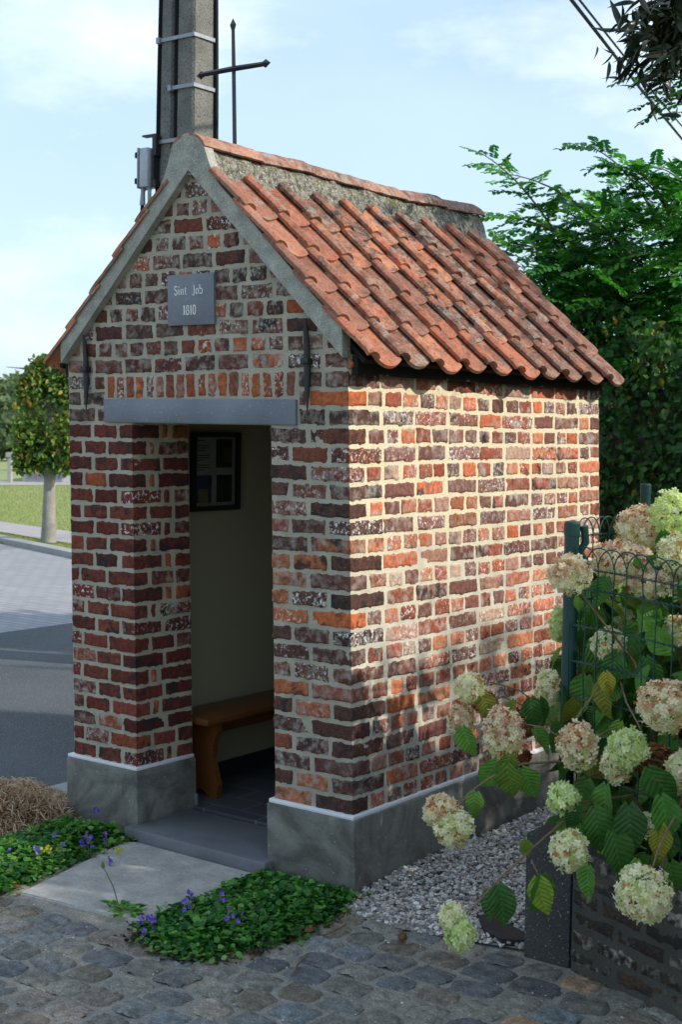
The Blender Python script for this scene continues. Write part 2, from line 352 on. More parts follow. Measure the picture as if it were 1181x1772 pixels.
# templates: along +Y from 0 to 1
def leaf_t(w=.62, fold=.12, curl=.18, k=5, heart=0):
    ys = np.linspace(0, 1, k+1); V = []
    for i, y in enumerate(ys):
        ww = w/2*math.sin(PI*min(1, (y*.93+.07))**.78) if i < k else 0.0
        if i == 0: ww = w*.1
        zc = -curl*y*y
        V += [(-ww, y-heart*(.12 if i == 0 else 0), zc+fold*ww*2), (0, y, zc), (ww, y-heart*(.12 if i == 0 else 0), zc+fold*ww*2)]
    Q = []
    for i in range(k):
        a = i*3; Q += [(a, a+1, a+4, a+3), (a+1, a+2, a+5, a+4)]
    return np.array(V, float), [np.array(Q)]
LEAF = leaf_t(); BIGLEAF = leaf_t(.74, .16, .38, 8, 1); LONGLEAF = leaf_t(.24, .1, .35, 5)
SMALL = (np.array([(0, 0, 0), (.42, .32, .08), (.36, .78, .02), (0, 1, -.08), (-.36, .78, .02), (-.42, .32, .08)], float), [np.array([(0, 1, 2, 3), (0, 3, 4, 5)])])
def pinnate(n=7, k=.13):
    V = []; Q = []; L1, F1 = SMALL
    def put(p, ang, s, drop):
        c, sn = math.cos(ang), math.sin(ang); b = len(V)
        for x, y, z in L1: V.append((p[0]+s*(x*.8*c+y*sn), p[1]+s*(-x*.8*sn+y*c), p[2]+s*z-drop*s*y))
        for f in F1[0]: Q.append(tuple(b+i for i in f))
    for i in range(n):
        y = .18+.75*i/(n-1); z = -.22*y*y
        for sg in (-1, 1): put((0, y+random.uniform(-.02, .02), z), sg*(1.22+random.uniform(-.2, .2)), .22*(1-.25*abs(i/(n-1)-.4))*random.uniform(.85, 1.1), random.uniform(-.1, .45))
    put((0, .95, -.2), 0, .2, .2)
    b = len(V); V += [(-.006, 0, 0), (.006, 0, 0), (.005, .5, -.055), (-.005, .5, -.055), (.004, .97, -.207), (-.004, .97, -.207)]; Q += [(b, b+1, b+2, b+3), (b+3, b+2, b+4, b+5)]
    return np.array(V, float), [np.array(Q)]
PINN = [pinnate(), pinnate(8), pinnate(6)]
def rnd_dirs(n):
    v = rng.normal(size=(n, 3)); return v/np.linalg.norm(v, axis=1)[:, None]
def colvar(n, cols, var=.22, p=None):
    cols = np.array(cols, float); i = rng.choice(len(cols), n, p=p); return cols[i]*(1+var*rng.uniform(-1, 1, (n, 1)))
def join(parts):
    V = []; F = {}; C = []; n = 0
    for v, fs, c in parts:
        V.append(v); C.append(c)
        for f in fs: F.setdefault(f.shape[1], []).append(f+n)
        n += len(v)
    return np.concatenate(V), [np.concatenate(x) for x in F.values()], np.concatenate(C)

# ============================================================ SETTING
def sheet(name, poly, z, mat, kind='structure', thick=0, parent=None, smooth=False):
    n = len(poly); V = [(x, y, z) for x, y in poly]
    me = D.meshes.new(name)
    if thick:
        V += [(x, y, z-thick) for x, y in poly]
        me.from_pydata(V, [], [tuple(range(n)), tuple(range(2*n-1, n-1, -1))]+[(i, n+i, n+(i+1) % n, (i+1) % n) for i in range(n)])
    else: me.from_pydata(V, [], [tuple(range(n))])
    me.materials.append(mat); o = D.objects.new(name, me); COL.objects.link(o)
    import bmesh
    bm = bmesh.new(); bm.from_mesh(me); bmesh.ops.recalc_face_normals(bm, faces=bm.faces[:])
    if not thick and bm.faces[:][0].normal.z < 0: bmesh.ops.reverse_faces(bm, faces=bm.faces[:])
    bm.to_mesh(me); bm.free()
    if kind: o['kind'] = kind
    if parent: o.parent = parent
    return o
def P2(u, v, z=0): return tuple(at(u, v, 2, z)[:2])
def seg(p, q, a, b):                # points on the line p-q extended by a before and b after
    p, q = np.array(p), np.array(q); d = (q-p)/np.linalg.norm(q-p); return tuple(p-d*a), tuple(q+d*b)
sheet('ground', [(-3000, -3000), (3000, -3000), (3000, 3000), (-3000, 3000)], -.03, MT['grassland'])
def cutx(pq, x=-3.2):
    p, q = np.array(pq[0]), np.array(pq[1]); return tuple(p), tuple(p+(q-p)*(x-p[0])/(q[0]-p[0]))
k0, k1 = cutx(seg(P2(0, 938), P2(120, 963), 60, 40)); pa0, pa1 = cutx(seg(P2(0, 921), P2(120, 941), 60, 40)); pb0, pb1 = cutx(seg(P2(0, 903), P2(120, 920), 60, 40))
sheet('soil_bed', [(-1.95, -1.5), (2.5, -1.5), (4.5, 9), (-1.95, 9)], -.018, MT['soil'])
sheet('paver_road', [k0, k1, (-3.2, -50), (-90, -50)], -.014, MT['pavers'])
sheet('asphalt_road', [(-6.16, 4.6), (-3.2, 4.0), (-1.9, 3.8), (-1.9, -40), (-6.16, -40)], -.010, MT['asphalt'])
kd = np.array(k1)-np.array(k0); kd /= np.linalg.norm(kd); kn = np.array([-kd[1], kd[0]])
kb = lambda p, t: tuple(np.array(p)+kn*t)
sheet('kerb', [k0, k1, kb(k1, .22), kb(k0, .22)], .06, MT['kerb'], thick=.1)
sheet('footpath', [pa0, pa1, pb1, pb0], -.012+.02, MT['path'], thick=.03)
sheet('kerb_strip', [(-2.02, -6), (-1.86, -6), (-1.86, 8), (-2.02, 8)], .012, MT['kerb'], thick=.05)
far0, far1 = P2(-60, 838), P2(160, 838)
sheet('far_path', [seg(P2(-80, 838.5), P2(180, 838.5), 30, 30)[0], seg(P2(-80, 838.5), P2(180, 838.5), 30, 30)[1], seg(P2(-80, 832), P2(180, 832), 30, 30)[1], seg(P2(-80, 832), P2(180, 832), 30, 30)[0]], .0, MT['path'], thick=.02)
def grass_blades(name, quad, n, h, label=None):
    q = np.array(quad); a, b = rng.random((2, n, 1)); P = (q[0]*(1-a)+q[1]*a)*(1-b)+(q[3]*(1-a)+q[2]*a)*b
    pos = np.c_[P, np.full(n, -.03)]; dirs = np.c_[rng.normal(0, .45, (n, 2)), np.ones(n)]; fr = frames(dirs, rnd_dirs(n))
    T = np.array([(-.09, 0, 0), (.09, 0, 0), (0, 1, .15)]); V, F, C = scatter(T, [np.array([(0, 1, 2)])], pos, fr, h*rng.uniform(.5, 1.3, n), colvar(n, [lin(150, 164, 92), lin(128, 148, 76), lin(172, 172, 116)], .2))
    o = mk(name, V, F, MT['leaf'], attrs={'col': C}, smooth=False); o['kind'] = 'stuff'
    if label: o['label'] = label
    o['category'] = 'grass'
    return o
vA, vB = P2(-40, 938), P2(140, 967)
grass_blades('verge_grass', [P2(-40, 931), P2(150, 966), P2(150, 947), P2(-40, 916)], 14000, .06, 'narrow strip of short grass between the kerb and the footpath')
grass_blades('lawn_grass', [P2(-40, 898), P2(160, 925), P2(160, 838.8), P2(-40, 838.8)], 26000, .045, 'open sunlit lawn beyond the footpath')
# hill far away
hx = np.linspace(-2600, -400, 60); V = []
for i, x in enumerate(hx):
    y = 1900+.25*x; h = 26+14*vn([[i*.22, 3.1, 0]])[0]+4*vn([[i*1.3, 1, 0]])[0]
    V += [(x, y-250, -2), (x, y, h*.8), (x, y+260, h*1.55), (x, y+700, -2)]
Q = [(i*4+j, (i+1)*4+j, (i+1)*4+j+1, i*4+j+1) for i in range(59) for j in range(3)]
o = mk('hills', V, np.array(Q), MT['hill']); o['kind'] = 'structure'

# ============================================================ CHAPEL
C_, ZP, W_, L_ = .07, .29, 1.526, 2.078
LX = -W_                                   # left face
PJ = -.376; LJ = -1.139                    # door jambs
chapel = empty('chapel', (-.76, 1.0, 0), 'small red brick wayside chapel with an orange pantile roof and an open doorway', 'chapel')
def cl(*c):
    c = np.array(lin(*c)); return np.clip(c.mean()+(c-c.mean())*.86, .004, 1)*np.array([1, 1.06, .96])
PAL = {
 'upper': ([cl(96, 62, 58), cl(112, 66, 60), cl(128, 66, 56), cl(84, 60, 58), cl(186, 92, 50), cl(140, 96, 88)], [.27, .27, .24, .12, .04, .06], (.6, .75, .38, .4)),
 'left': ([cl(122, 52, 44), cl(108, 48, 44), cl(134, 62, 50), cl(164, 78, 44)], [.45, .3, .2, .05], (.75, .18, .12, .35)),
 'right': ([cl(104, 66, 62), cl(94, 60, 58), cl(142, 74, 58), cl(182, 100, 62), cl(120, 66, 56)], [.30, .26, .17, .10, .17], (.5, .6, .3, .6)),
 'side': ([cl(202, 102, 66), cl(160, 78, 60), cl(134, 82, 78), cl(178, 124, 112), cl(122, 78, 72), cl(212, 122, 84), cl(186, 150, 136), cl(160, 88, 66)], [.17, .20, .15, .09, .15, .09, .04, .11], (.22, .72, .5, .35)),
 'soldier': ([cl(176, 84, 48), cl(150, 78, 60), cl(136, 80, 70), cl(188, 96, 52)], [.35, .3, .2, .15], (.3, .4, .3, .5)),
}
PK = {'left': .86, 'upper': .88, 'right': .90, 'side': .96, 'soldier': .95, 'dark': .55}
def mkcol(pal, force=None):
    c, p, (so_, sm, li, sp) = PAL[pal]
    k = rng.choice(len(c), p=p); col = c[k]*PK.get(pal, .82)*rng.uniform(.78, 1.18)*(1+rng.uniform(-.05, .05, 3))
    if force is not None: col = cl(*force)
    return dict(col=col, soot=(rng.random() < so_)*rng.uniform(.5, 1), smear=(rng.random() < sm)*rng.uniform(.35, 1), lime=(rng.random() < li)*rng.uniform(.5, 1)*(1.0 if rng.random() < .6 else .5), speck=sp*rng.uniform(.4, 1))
def warp(s, t): return .006*vn(np.stack([s*2.2, t*4, 0*s+3], -1)), .007*vn(np.stack([s*1.7+9, t*2.5, 0*s], -1))+.002*vn(np.stack([s*11, t*14, 0*s+5], -1))
def kcor(z): return .0045+.0018*vn(np.stack([z*30, z*0+4, z*0], -1))
class Panel:
    """bricks proud of a mortar sheet on the plane org + s*e1 + z*up, outward normal n"""
    def __init__(s, org, e1, n, zoff=0): s.o = np.array(org, float); s.e1 = np.array(e1, float); s.n = np.array(n, float); s.V = []; s.F = []; s.mi = []; s.A = {k: [] for k in ('col', 'soot', 'smear', 'lime', 'speck')}; s.k = 0; s.so = zoff
    def _put(s, S, T, H, mat, at_, keep=None):
        P = s.o+S[..., None]*s.e1+H[..., None]*s.n; P[..., 2] += T
        a, b = S.shape; idx = np.arange(a*b).reshape(a, b)+s.k
        Q = np.stack([idx[:-1, :-1], idx[1:, :-1], idx[1:, 1:], idx[:-1, 1:]], -1).reshape(-1, 4)
        if keep is not None:
            kc = keep(S, T); kq = (kc[:-1, :-1] & kc[1:, :-1] & kc[1:, 1:] & kc[:-1, 1:]).reshape(-1); Q = Q[kq]
        if np.cross(s.e1, (0, 0, 1))@s.n < 0: Q = Q[:, ::-1]
        s.V.append(P.reshape(-1, 3)); s.F.append(Q); s.mi.append(np.full(len(Q), mat)); s.k += a*b
        for k in s.A: s.A[k].append(np.tile(np.atleast_1d(at_[k]), (a*b, 1)) if k == 'col' else np.full(a*b, at_[k]))
    def brick(s, s0, s1, t0, t1, at_, wl=False, wr=False, keep=None, hp=None, res=.0055):
        hp = hp if hp is not None else .0036+rng.uniform(-.0015, .0025)
        a = max(5, int((s1-s0)/res)); b = max(5, int((t1-t0)/res))
        k_ = kcor(np.linspace(t0, t1, b))
        S = np.linspace(s0, s1, a)[:, None]+np.zeros(b); T = np.linspace(t0, t1, b)[None]+np.zeros((a, 1))
        big = 9.
        dl = np.full_like(S, big) if wl else S-s0; dr = np.full_like(S, big) if wr else s1-S
        sd = rng.uniform(0, 90)
        en = .0030*fbm(np.stack([S*45+sd, T*45, 0*S], -1), 2)
        r = .0050; dx = np.minimum(dl, dr)+en; dz = np.minimum(T-t0, t1-T)+en
        ex = np.clip(1-dx/r, 0, 2); ez = np.clip(1-dz/r, 0, 2); e = np.clip(np.sqrt(ex**2+ez**2), 0, 1.6)
        H = hp-(hp+.004)*e**2.6+.0013*fbm(np.stack([S*55+sd, T*55, 0*S+sd], -1), 3)+rng.uniform(-.02, .02)*(S-(s0+s1)/2)+rng.uniform(-.04, .04)*(T-(t0+t1)/2)
        ws, wt = warp(s.so+S, T); S2 = S.copy(); T2 = T+wt
        for flag, edge, sg in ((wl, s0, -1), (wr, s1, 1)):
            if flag:
                wgt = np.clip(1-np.abs(S-edge)/.011, 0, 1)**1.5
                kk = np.where(e < .3, k_[None], k_[None]-(.004+k_[None])*np.clip((e-.3)/.9, 0, 1)**2)
                H = H*(1-wgt)+kk*wgt; S2 = S2+sg*kk*np.clip(1-np.abs(S-edge)/.02, 0, 1)
        s._put(S2, T2, H, 0, at_, keep)
    def mortar(s, s0, s1, t0, t1, keep=None, res=.011):
        a = int((s1-s0)/res)+2; b = int((t1-t0)/res)+2
        S = np.linspace(s0, s1, a)[:, None]+np.zeros(b); T = np.linspace(t0, t1, b)[None]+np.zeros((a, 1))
        H = .0016*fbm(np.stack([S*24+31, T*24, 0*S], -1), 3)+.0004
        H = np.where((S-s0 < .006) | (s1-S < .006), 0, H)
        s._put(S, T, H, 1, dict(col=(.4, .4, .4), soot=0, smear=0, lime=0, speck=0), keep)
    def build(s, others, name, mats, parent):
        ps = [s]+others; V = []; F = []; mi = []; A = {k: [] for k in s.A}; n = 0
        for j, p in enumerate(ps):
            v = np.concatenate(p.V); V.append(v); F += [f+n for f in p.F]; mi += [np.where(m == 1, 1+min(j, len(mats)-2), 0) for m in p.mi]; n += len(v)
            for k in A: A[k] += p.A[k]
        A = {k: np.concatenate(a) for k, a in A.items()}
        return mk(name, shear(np.concatenate(V)), np.concatenate(F), mats, parent, mi=np.concatenate(mi), attrs=A)
def row(k): z = ZP+(k-1)*C_; return z+.0045, z+C_-.0055
front = Panel((0, 0, 0), (1, 0, 0), (0, -1, 0)); side = Panel((0, 0, 0), (0, 1, 0), (1, 0, 0)); jamb = Panel((LJ, 0, 0), (0, 1, 0), (1, 0, 0), LJ)
YR = .345
def chain(a, b, widths, j=.015):
    out = []; x = a
    for w_ in widths:
        out.append((x, min(b, x+w_))); x += w_+j
        if x >= b-.02: break
    return out
J = lambda a: rng.uniform(-a, a)
orange_r = {1: None}
for k in range(1, 25):
    t0, t1 = row(k)
    # --- the front right corner
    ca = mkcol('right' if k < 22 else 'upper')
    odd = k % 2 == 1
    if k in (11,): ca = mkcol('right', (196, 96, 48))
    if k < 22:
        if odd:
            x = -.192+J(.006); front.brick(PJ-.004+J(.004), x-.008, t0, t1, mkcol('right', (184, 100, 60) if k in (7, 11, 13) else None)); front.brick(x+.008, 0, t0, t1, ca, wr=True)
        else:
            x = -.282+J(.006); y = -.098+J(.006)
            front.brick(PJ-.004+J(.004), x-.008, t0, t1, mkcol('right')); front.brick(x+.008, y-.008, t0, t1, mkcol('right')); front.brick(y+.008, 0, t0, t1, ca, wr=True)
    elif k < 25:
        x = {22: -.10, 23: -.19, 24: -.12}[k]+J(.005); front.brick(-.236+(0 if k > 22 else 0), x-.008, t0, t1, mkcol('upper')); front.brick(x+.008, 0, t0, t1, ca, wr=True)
    # --- side wall
    y = .102 if odd else .212
    y += J(.014); cs = dict(ca); side.brick(0, y, t0, t1, cs, wl=True)
    if odd:
        n = 15; ys = np.linspace(y+.015, 1.86, n+1)+np.r_[0, .010*np.sin(rng.uniform(0, 6)+np.arange(1, n)*rng.uniform(.5, 1.4)), 0]
        for i in range(n): side.brick(ys[i]+J(.007), ys[i+1]-.017+J(.007), t0+J(.002), t1+J(.002), mkcol('side'))
        side.brick(1.865, L_+J(.004), t0, t1, mkcol('side'))
    else:
        n = 7; ys = np.linspace(y+.016, 1.87, n+1)+np.r_[0, rng.uniform(-.022, .022, n-1), 0]
        for i in range(n): side.brick(ys[i]+J(.011), ys[i+1]-.018+J(.010), t0+J(.002), t1+J(.002), mkcol('side'))
        side.brick(1.87, 1.965, t0, t1, mkcol('side')); side.brick(1.982, L_+J(.004), t0, t1, mkcol('side'))
    # --- left pier and jamb
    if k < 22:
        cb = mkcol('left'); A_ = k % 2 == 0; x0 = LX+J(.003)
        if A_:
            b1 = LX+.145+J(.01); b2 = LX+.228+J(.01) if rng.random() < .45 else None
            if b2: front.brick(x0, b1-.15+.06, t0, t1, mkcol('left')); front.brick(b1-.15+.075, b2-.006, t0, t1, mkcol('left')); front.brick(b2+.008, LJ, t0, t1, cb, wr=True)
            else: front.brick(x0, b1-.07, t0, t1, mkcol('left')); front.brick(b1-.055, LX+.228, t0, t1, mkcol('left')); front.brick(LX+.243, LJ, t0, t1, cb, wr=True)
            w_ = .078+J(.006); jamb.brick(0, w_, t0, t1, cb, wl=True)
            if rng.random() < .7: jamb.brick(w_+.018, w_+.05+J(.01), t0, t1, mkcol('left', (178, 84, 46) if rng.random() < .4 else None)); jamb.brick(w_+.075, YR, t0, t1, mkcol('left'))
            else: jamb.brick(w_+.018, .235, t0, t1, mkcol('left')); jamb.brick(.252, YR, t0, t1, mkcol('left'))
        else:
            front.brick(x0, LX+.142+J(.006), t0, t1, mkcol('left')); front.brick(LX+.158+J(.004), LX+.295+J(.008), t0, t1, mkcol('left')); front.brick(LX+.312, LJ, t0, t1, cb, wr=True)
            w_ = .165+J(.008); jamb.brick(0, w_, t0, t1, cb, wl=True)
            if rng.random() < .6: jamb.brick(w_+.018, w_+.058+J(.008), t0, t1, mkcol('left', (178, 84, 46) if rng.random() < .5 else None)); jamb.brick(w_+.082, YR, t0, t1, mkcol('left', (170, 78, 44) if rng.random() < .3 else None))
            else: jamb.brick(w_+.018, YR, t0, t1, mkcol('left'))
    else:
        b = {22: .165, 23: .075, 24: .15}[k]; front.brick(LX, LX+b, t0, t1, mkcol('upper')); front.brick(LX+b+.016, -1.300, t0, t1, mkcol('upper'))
# soldier course over the lintel
xs = np.linspace(-1.292, -.246, 19)
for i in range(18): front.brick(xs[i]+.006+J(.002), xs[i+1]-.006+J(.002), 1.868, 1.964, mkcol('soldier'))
APX, APZ, SLP = -.763, 2.778, .993
inside = lambda S, T: T < APZ+.035-SLP*np.abs(S-APX)
for k in range(25, 37):
    t0, t1 = row(k); hw = max(0, (APZ+.05-t0)/SLP); a, b = max(LX, APX-hw), min(0, APX+hw)
    st = k % 2 == 1; w_ = .158 if st else .078; x = LX-(.05 if k % 4 == 1 else .0)-(.03 if k % 4 == 0 else 0)
    if k == 25: x = LX+.0
    while x < 0-.03:
        wi = w_+J(.006); x1 = x+wi
        if x1 > -.035: x1 = 0
        if x1 > a and x < b: front.brick(max(x, LX), x1, t0+J(.002), t1+J(.002), mkcol('upper', (180, 86, 48) if (k in (25, 26) and -.62 < x < -.44) else None), wr=(x1 == 0 and k == 25), keep=inside)
        x = x1+.018
    if k == 25: side.brick(0, L_, t0, t0+.03, mkcol('side'), wl=True)
front.mortar(PJ, 0, ZP-.02, ZP+21*C_); front.mortar(LX, LJ, ZP-.02, ZP+21*C_); front.mortar(LX, 0, ZP+21*C_, 2.80, keep=inside)
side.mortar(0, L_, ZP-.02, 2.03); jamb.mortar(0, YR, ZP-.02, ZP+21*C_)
side.A['x'] = None; del side.A['x']
front.build([jamb], 'front_wall', [MT['brick'], MT['mortar_front'], MT['mortar_jamb']], chapel)
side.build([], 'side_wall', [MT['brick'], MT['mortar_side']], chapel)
# cores of the walls and plastered inside
b = MB(); XI0, XI1, YI0, YI1 = -1.35, -.18, YR, 1.90
b.box(LX+.004, XI0-.006, YR, L_-.004, .0, 2.04); b.box(XI1+.006, -.006, YR, L_-.004, 0, 2.04); b.box(XI0, XI1, YI1+.006, L_-.003, 0, 2.04)
b.box(LX+.004, LJ-.006, .006, YR-.003, .0, 2.0); b.box(PJ+.002, -.006, .006, YR-.003, 0, 2.0); b.box(LJ-.006, PJ+.002, .022, YR-.003, 1.765, 2.0)
b.build('wall_core', MT['mortar_jamb'], chapel, sheared=True, smooth=False)
# gable cores (front and rear)
for yy0, yy1 in ((.010, .12), (L_-.14, L_-.02)):
    b = MB(); b.prism([(LX+.01, 1.99), (-.01, 1.99), (-.01, 2.03), (APX, APZ), (LX+.01, 2.03)], lambda p: (p[0], yy0, p[1]), lambda p: (p[0], yy1, p[1])); b.build('gable_core', MT['mortar_jamb'], chapel, sheared=True, smooth=False)
b = MB(); b.box(XI0-.006, XI0, YI0+.0, YI1, .07, 2.02); b.box(XI1, XI1+.006, YI0, YI1, .07, 2.02); b.box(XI0, XI1, YI1, YI1+.006, .07, 2.02)
b.box(XI0, LJ-.004, YR, YR+.004, .07, 2.02); b.box(PJ+.002, XI1, YR, YR+.004, .07, 2.02); b.box(LJ-.004, PJ+.002, YR, YR+.004, 1.765, 2.02)
b.build('interior_plaster', MT['plaster'], chapel, sheared=True, smooth=False)
b = MB(); b.box(XI0, XI1, YI0, YI1, 2.00, 2.03); b.build('ceiling', MT['plaster'], chapel, sheared=True, smooth=False)
b = MB(); b.box(XI0+.001, XI0+.012, YI0+.006, YI1-.001, .071, .15); b.box(XI0+.012, XI1-.012, YI1-.012, YI1-.001, .071, .15); b.build('skirting', MT['slate'], chapel, sheared=True, smooth=False)
b = MB(); b.box(XI0, XI1, YI0-.02, YI1, 0, .07); b.build('tiled_floor', MT['floor'], chapel, sheared=True, smooth=False)
b = MB(); b.box(LJ-.012, PJ+.004, -.075, YR-.035, -.02, .062, ch=.012); b.build('door_step', MT['step'], chapel, sheared=True, jig=.0006)
# plinths
def plinth(x0, x1, y1):
    b = MB(); b.box(x0, x1, -.026, y1, -.06, ZP-.006, ch=.006); o = b.build('plinth', MT['plinth'], chapel, sheared=True, jig=.0012)
    b = MB(); b.box(x0+.006, x1-.006, -.020, y1-.006, ZP-.0065, ZP+.009, ch=.004); q = b.build('painted_joint', MT['plinth_line'], o, sheared=True, jig=.004)
plinth(LX-.026, LJ+.024, YR-.002); plinth(PJ-.026, .026, L_+.02)
b = MB(); b.box(LJ+.012, LJ+.028, YR-.012, YR+.004, .07, .12, ch=.002); b.build('corner_profile', MT['steel'], chapel, sheared=True)
# lintel, plate, anchors
b = MB(); b.box(-1.294, -.243, -.014, .16, 1.762, 1.860, ch=.003); b.build('lintel', MT['bluestone'], chapel, sheared=True)
b = MB(); b.box(-.907, -.653, -.016, .003, 2.160, 2.366, ch=.002); plate = b.build('name_plate', MT['bluestone'], chapel, sheared=True)
def ribbon(b, pts, w, y=-.0175):
    pts = np.array(pts, float); w = np.broadcast_to(w, len(pts)); T = np.gradient(pts, axis=0); T /= np.linalg.norm(T, axis=1)[:, None]+1e-9; N = np.c_[-T[:, 1], T[:, 0]]
    A = pts+N*w[:, None]/2; B = pts-N*w[:, None]/2; XS = lambda p: p
    V = [(p[0], y, p[1]) for p in A]+[(p[0], y, p[1]) for p in B]+[(p[0], y+.002, p[1]) for p in A]+[(p[0], y+.002, p[1]) for p in B]; n = len(pts)
    b.add(V, [(i, i+1, n+i+1, n+i) for i in range(n-1)]+[(i, i+1, 2*n+i+1, 2*n+i) for i in range(n-1)]+[(n+i, n+i+1, 3*n+i+1, 3*n+i) for i in range(n-1)])
def glyph(b, ch, x, z, h):           # serif letters; returns advance
    th, tn = .115*h, .055*h
    R = lambda p, w: ribbon(b, [(x+q[0]*h, z+q[1]*h) for q in p], w)
    stem = lambda cx, z0, z1, ser=(1, 1): (R([(cx, z0), (cx, z1)], th), ser[0] and R([(cx-.15, z0+.02), (cx+.15, z0+.02)], tn), ser[1] and R([(cx-.13, z1-.02), (cx+.07, z1-.02)], tn))
    arc = lambda cx, cz, rx, rz, a0, a1, w, n=14: R([(cx+rx*math.cos(a), cz+rz*math.sin(a)) for a in np.linspace(math.radians(a0), math.radians(a1), n)], w)
    if ch == 'S': arc(.25, .74, .19, .23, 40, 270, th*.8); arc(.25, .26, .21, .25, 90, -150, th*.9); R([(.43, .98), (.43, .76)], tn); R([(.04, .24), (.04, .02)], tn); return .58*h
    if ch == 'i': stem(.17, 0, .62); arc(.17, .86, .04, .04, 0, 360, .08*h, 8); return .38*h
    if ch == 'n': stem(.17, 0, .62); arc(.36, .40, .17, .2, 170, 0, th*.7); R([(.53, .42), (.53, 0)], th); R([(.40, .02), (.67, .02)], tn); return .74*h
    if ch == 't': R([(.17, .80), (.17, .12)], th); arc(.29, .12, .12, .11, 180, 320, tn*1.3); R([(.02, .60), (.36, .60)], tn); return .44*h
    if ch == 'J': R([(.26, 1.0), (.26, .1)], th); arc(.12, .1, .14, .2, 0, -150, tn*1.6); R([(.12, .98), (.42, .98)], tn); return .48*h
    if ch == 'o': arc(.27, .31, .21, .29, 0, 360, th*.8, 20); return .58*h
    if ch == 'b': R([(.13, 1.0), (.13, 0)], th); R([(.0, .98), (.13, .98)], tn); arc(.33, .31, .2, .29, 0, 360, th*.75, 20); return .64*h
    if ch == '1': stem(.2, 0, 1.0, (1, 0)); R([(.2, .97), (.07, .86)], tn); return .42*h
    if ch == '8': arc(.25, .75, .16, .21, 0, 360, th*.75, 18); arc(.25, .27, .20, .26, 0, 360, th*.85, 18); return .55*h
    if ch == '0': arc(.25, .5, .19, .48, 0, 360, th*.85, 20); return .52*h
    return .55*h
def text(b, s_, cx, z, h, xs_=.90):
    t = MB(); x = 0
    for c in s_: x += glyph(t, c, x, 0, h)
    for V_ in t.V: V_[:, 0] = cx+(V_[:, 0]-x/2)*xs_; V_[:, 2] += z
    b.V, b.Q, b.T, b.n = t.V, t.Q, t.T, t.n
for _w, _x in (('Sint', -.832), ('Job', -.738)): b = MB(); text(b, _w, _x, 2.284, .037); b.build('lettering', MT['white'], plate, sheared=True, smooth=False)
b = MB(); text(b, '1810', -.785, 2.202, .039, .98); b.build('date_numerals', MT['white'], plate, sheared=True, smooth=False)
for x, z0, z1 in ((-1.398, 1.812, 2.135), (-.182, 1.816, 2.165)):
    b = MB(); zm = z0+(z1-z0)*.54
    b.tube([(x+.004, -.030, z1), (x, -.022, z1-.03), (x, -.016, zm+.04), (x, -.018, zm), (x+.001, -.016, zm-.05), (x+.002, -.020, z0+.07), (x+.006, -.024, z0)], [.004, .010, .012, .013, .013, .010, .002], 8)
    b.box(x-.019, x+.019, -.036, .0, zm-.011, zm+.013, ch=.004); b.build('wall_anchor', MT['iron'], chapel, sheared=True, jig=.0008)
# bargeboards (cast concrete) front and rear
def barge(y0, y1, drop=0):
    N = 84; ro = .096; zc = 2.831
    inner = [(0.004, 2.016)]+[(APX+(-APX)*(1-i/N), APZ-SLP*(-APX)*(1-i/N)) for i in range(1, N+1)]
    outer = []
    tz = lambda x: 2.122+(0-x)*.985
    for i in range(N+1):
        x = APX*(i/N)
        z = tz(x); dx = x-APX
        a_ = abs(dx)
        if a_ < ro*.97: z = max(z, zc+math.sqrt(ro*ro-a_*a_))
        elif a_ < .17: f_ = (.17-a_)/(.17-ro*.97); z = z+f_**2*(zc+.023-tz(APX+ro*.97))
        outer.append((x+.004*(1-i/N), z))
    A = inner+[(2*APX-x, z) for x, z in inner[-2::-1]]; B = outer+[(2*APX-x, z) for x, z in outer[-2::-1]]
    n = len(A); V = [(x, y0, z) for x, z in A]+[(x, y0, z) for x, z in B]+[(x, y1, z) for x, z in A]+[(x, y1, z) for x, z in B]
    Q = []
    for i in range(n-1): Q += [(i, i+1, n+i+1, n+i), (2*n+i, 3*n+i, 3*n+i+1, 2*n+i+1), (i, 2*n+i, 2*n+i+1, i+1), (n+i, n+i+1, 3*n+i+1, 3*n+i)]
    Q += [(0, n, 3*n, 2*n), (n-1, 3*n-1, 4*n-1, 2*n-1)]
    b = MB(); b.add(V, Q); b.V = [v_-np.array([0, 0, drop]) for v_ in b.V]; return b.build('bargeboard', MT['barge'], chapel, sheared=True, jig=.0016)
barge(-.040, .012); barge(L_-.03, L_-.004, .05)
# roof boarding under the tiles
for sg in (1, -1):
    b = MB(); mirror = (lambda x: x) if sg == 1 else (lambda x: 2*APX-x)
    P = lambda d, y, o: (mirror(.060-d*.7071+o*.7071), y, 1.995+d*.7071+o*.7071)
    b.add([P(d, y, o) for d in (0, 1.13) for y in (.012, L_-.02) for o in (-.0, .018)], [(0, 1, 3, 2), (4, 6, 7, 5), (0, 4, 5, 1), (2, 3, 7, 6), (0, 2, 6, 4), (1, 5, 7, 3)])
    b.build('roof_boarding', MT['dark'], chapel, sheared=True, smooth=False)
    b = MB(); b.box(*(sorted((mirror(.010), mirror(.034)))), .014, L_-.03, 1.955, 2.025); b.build('eave_board', MT['dark'], chapel, sheared=True, smooth=False)
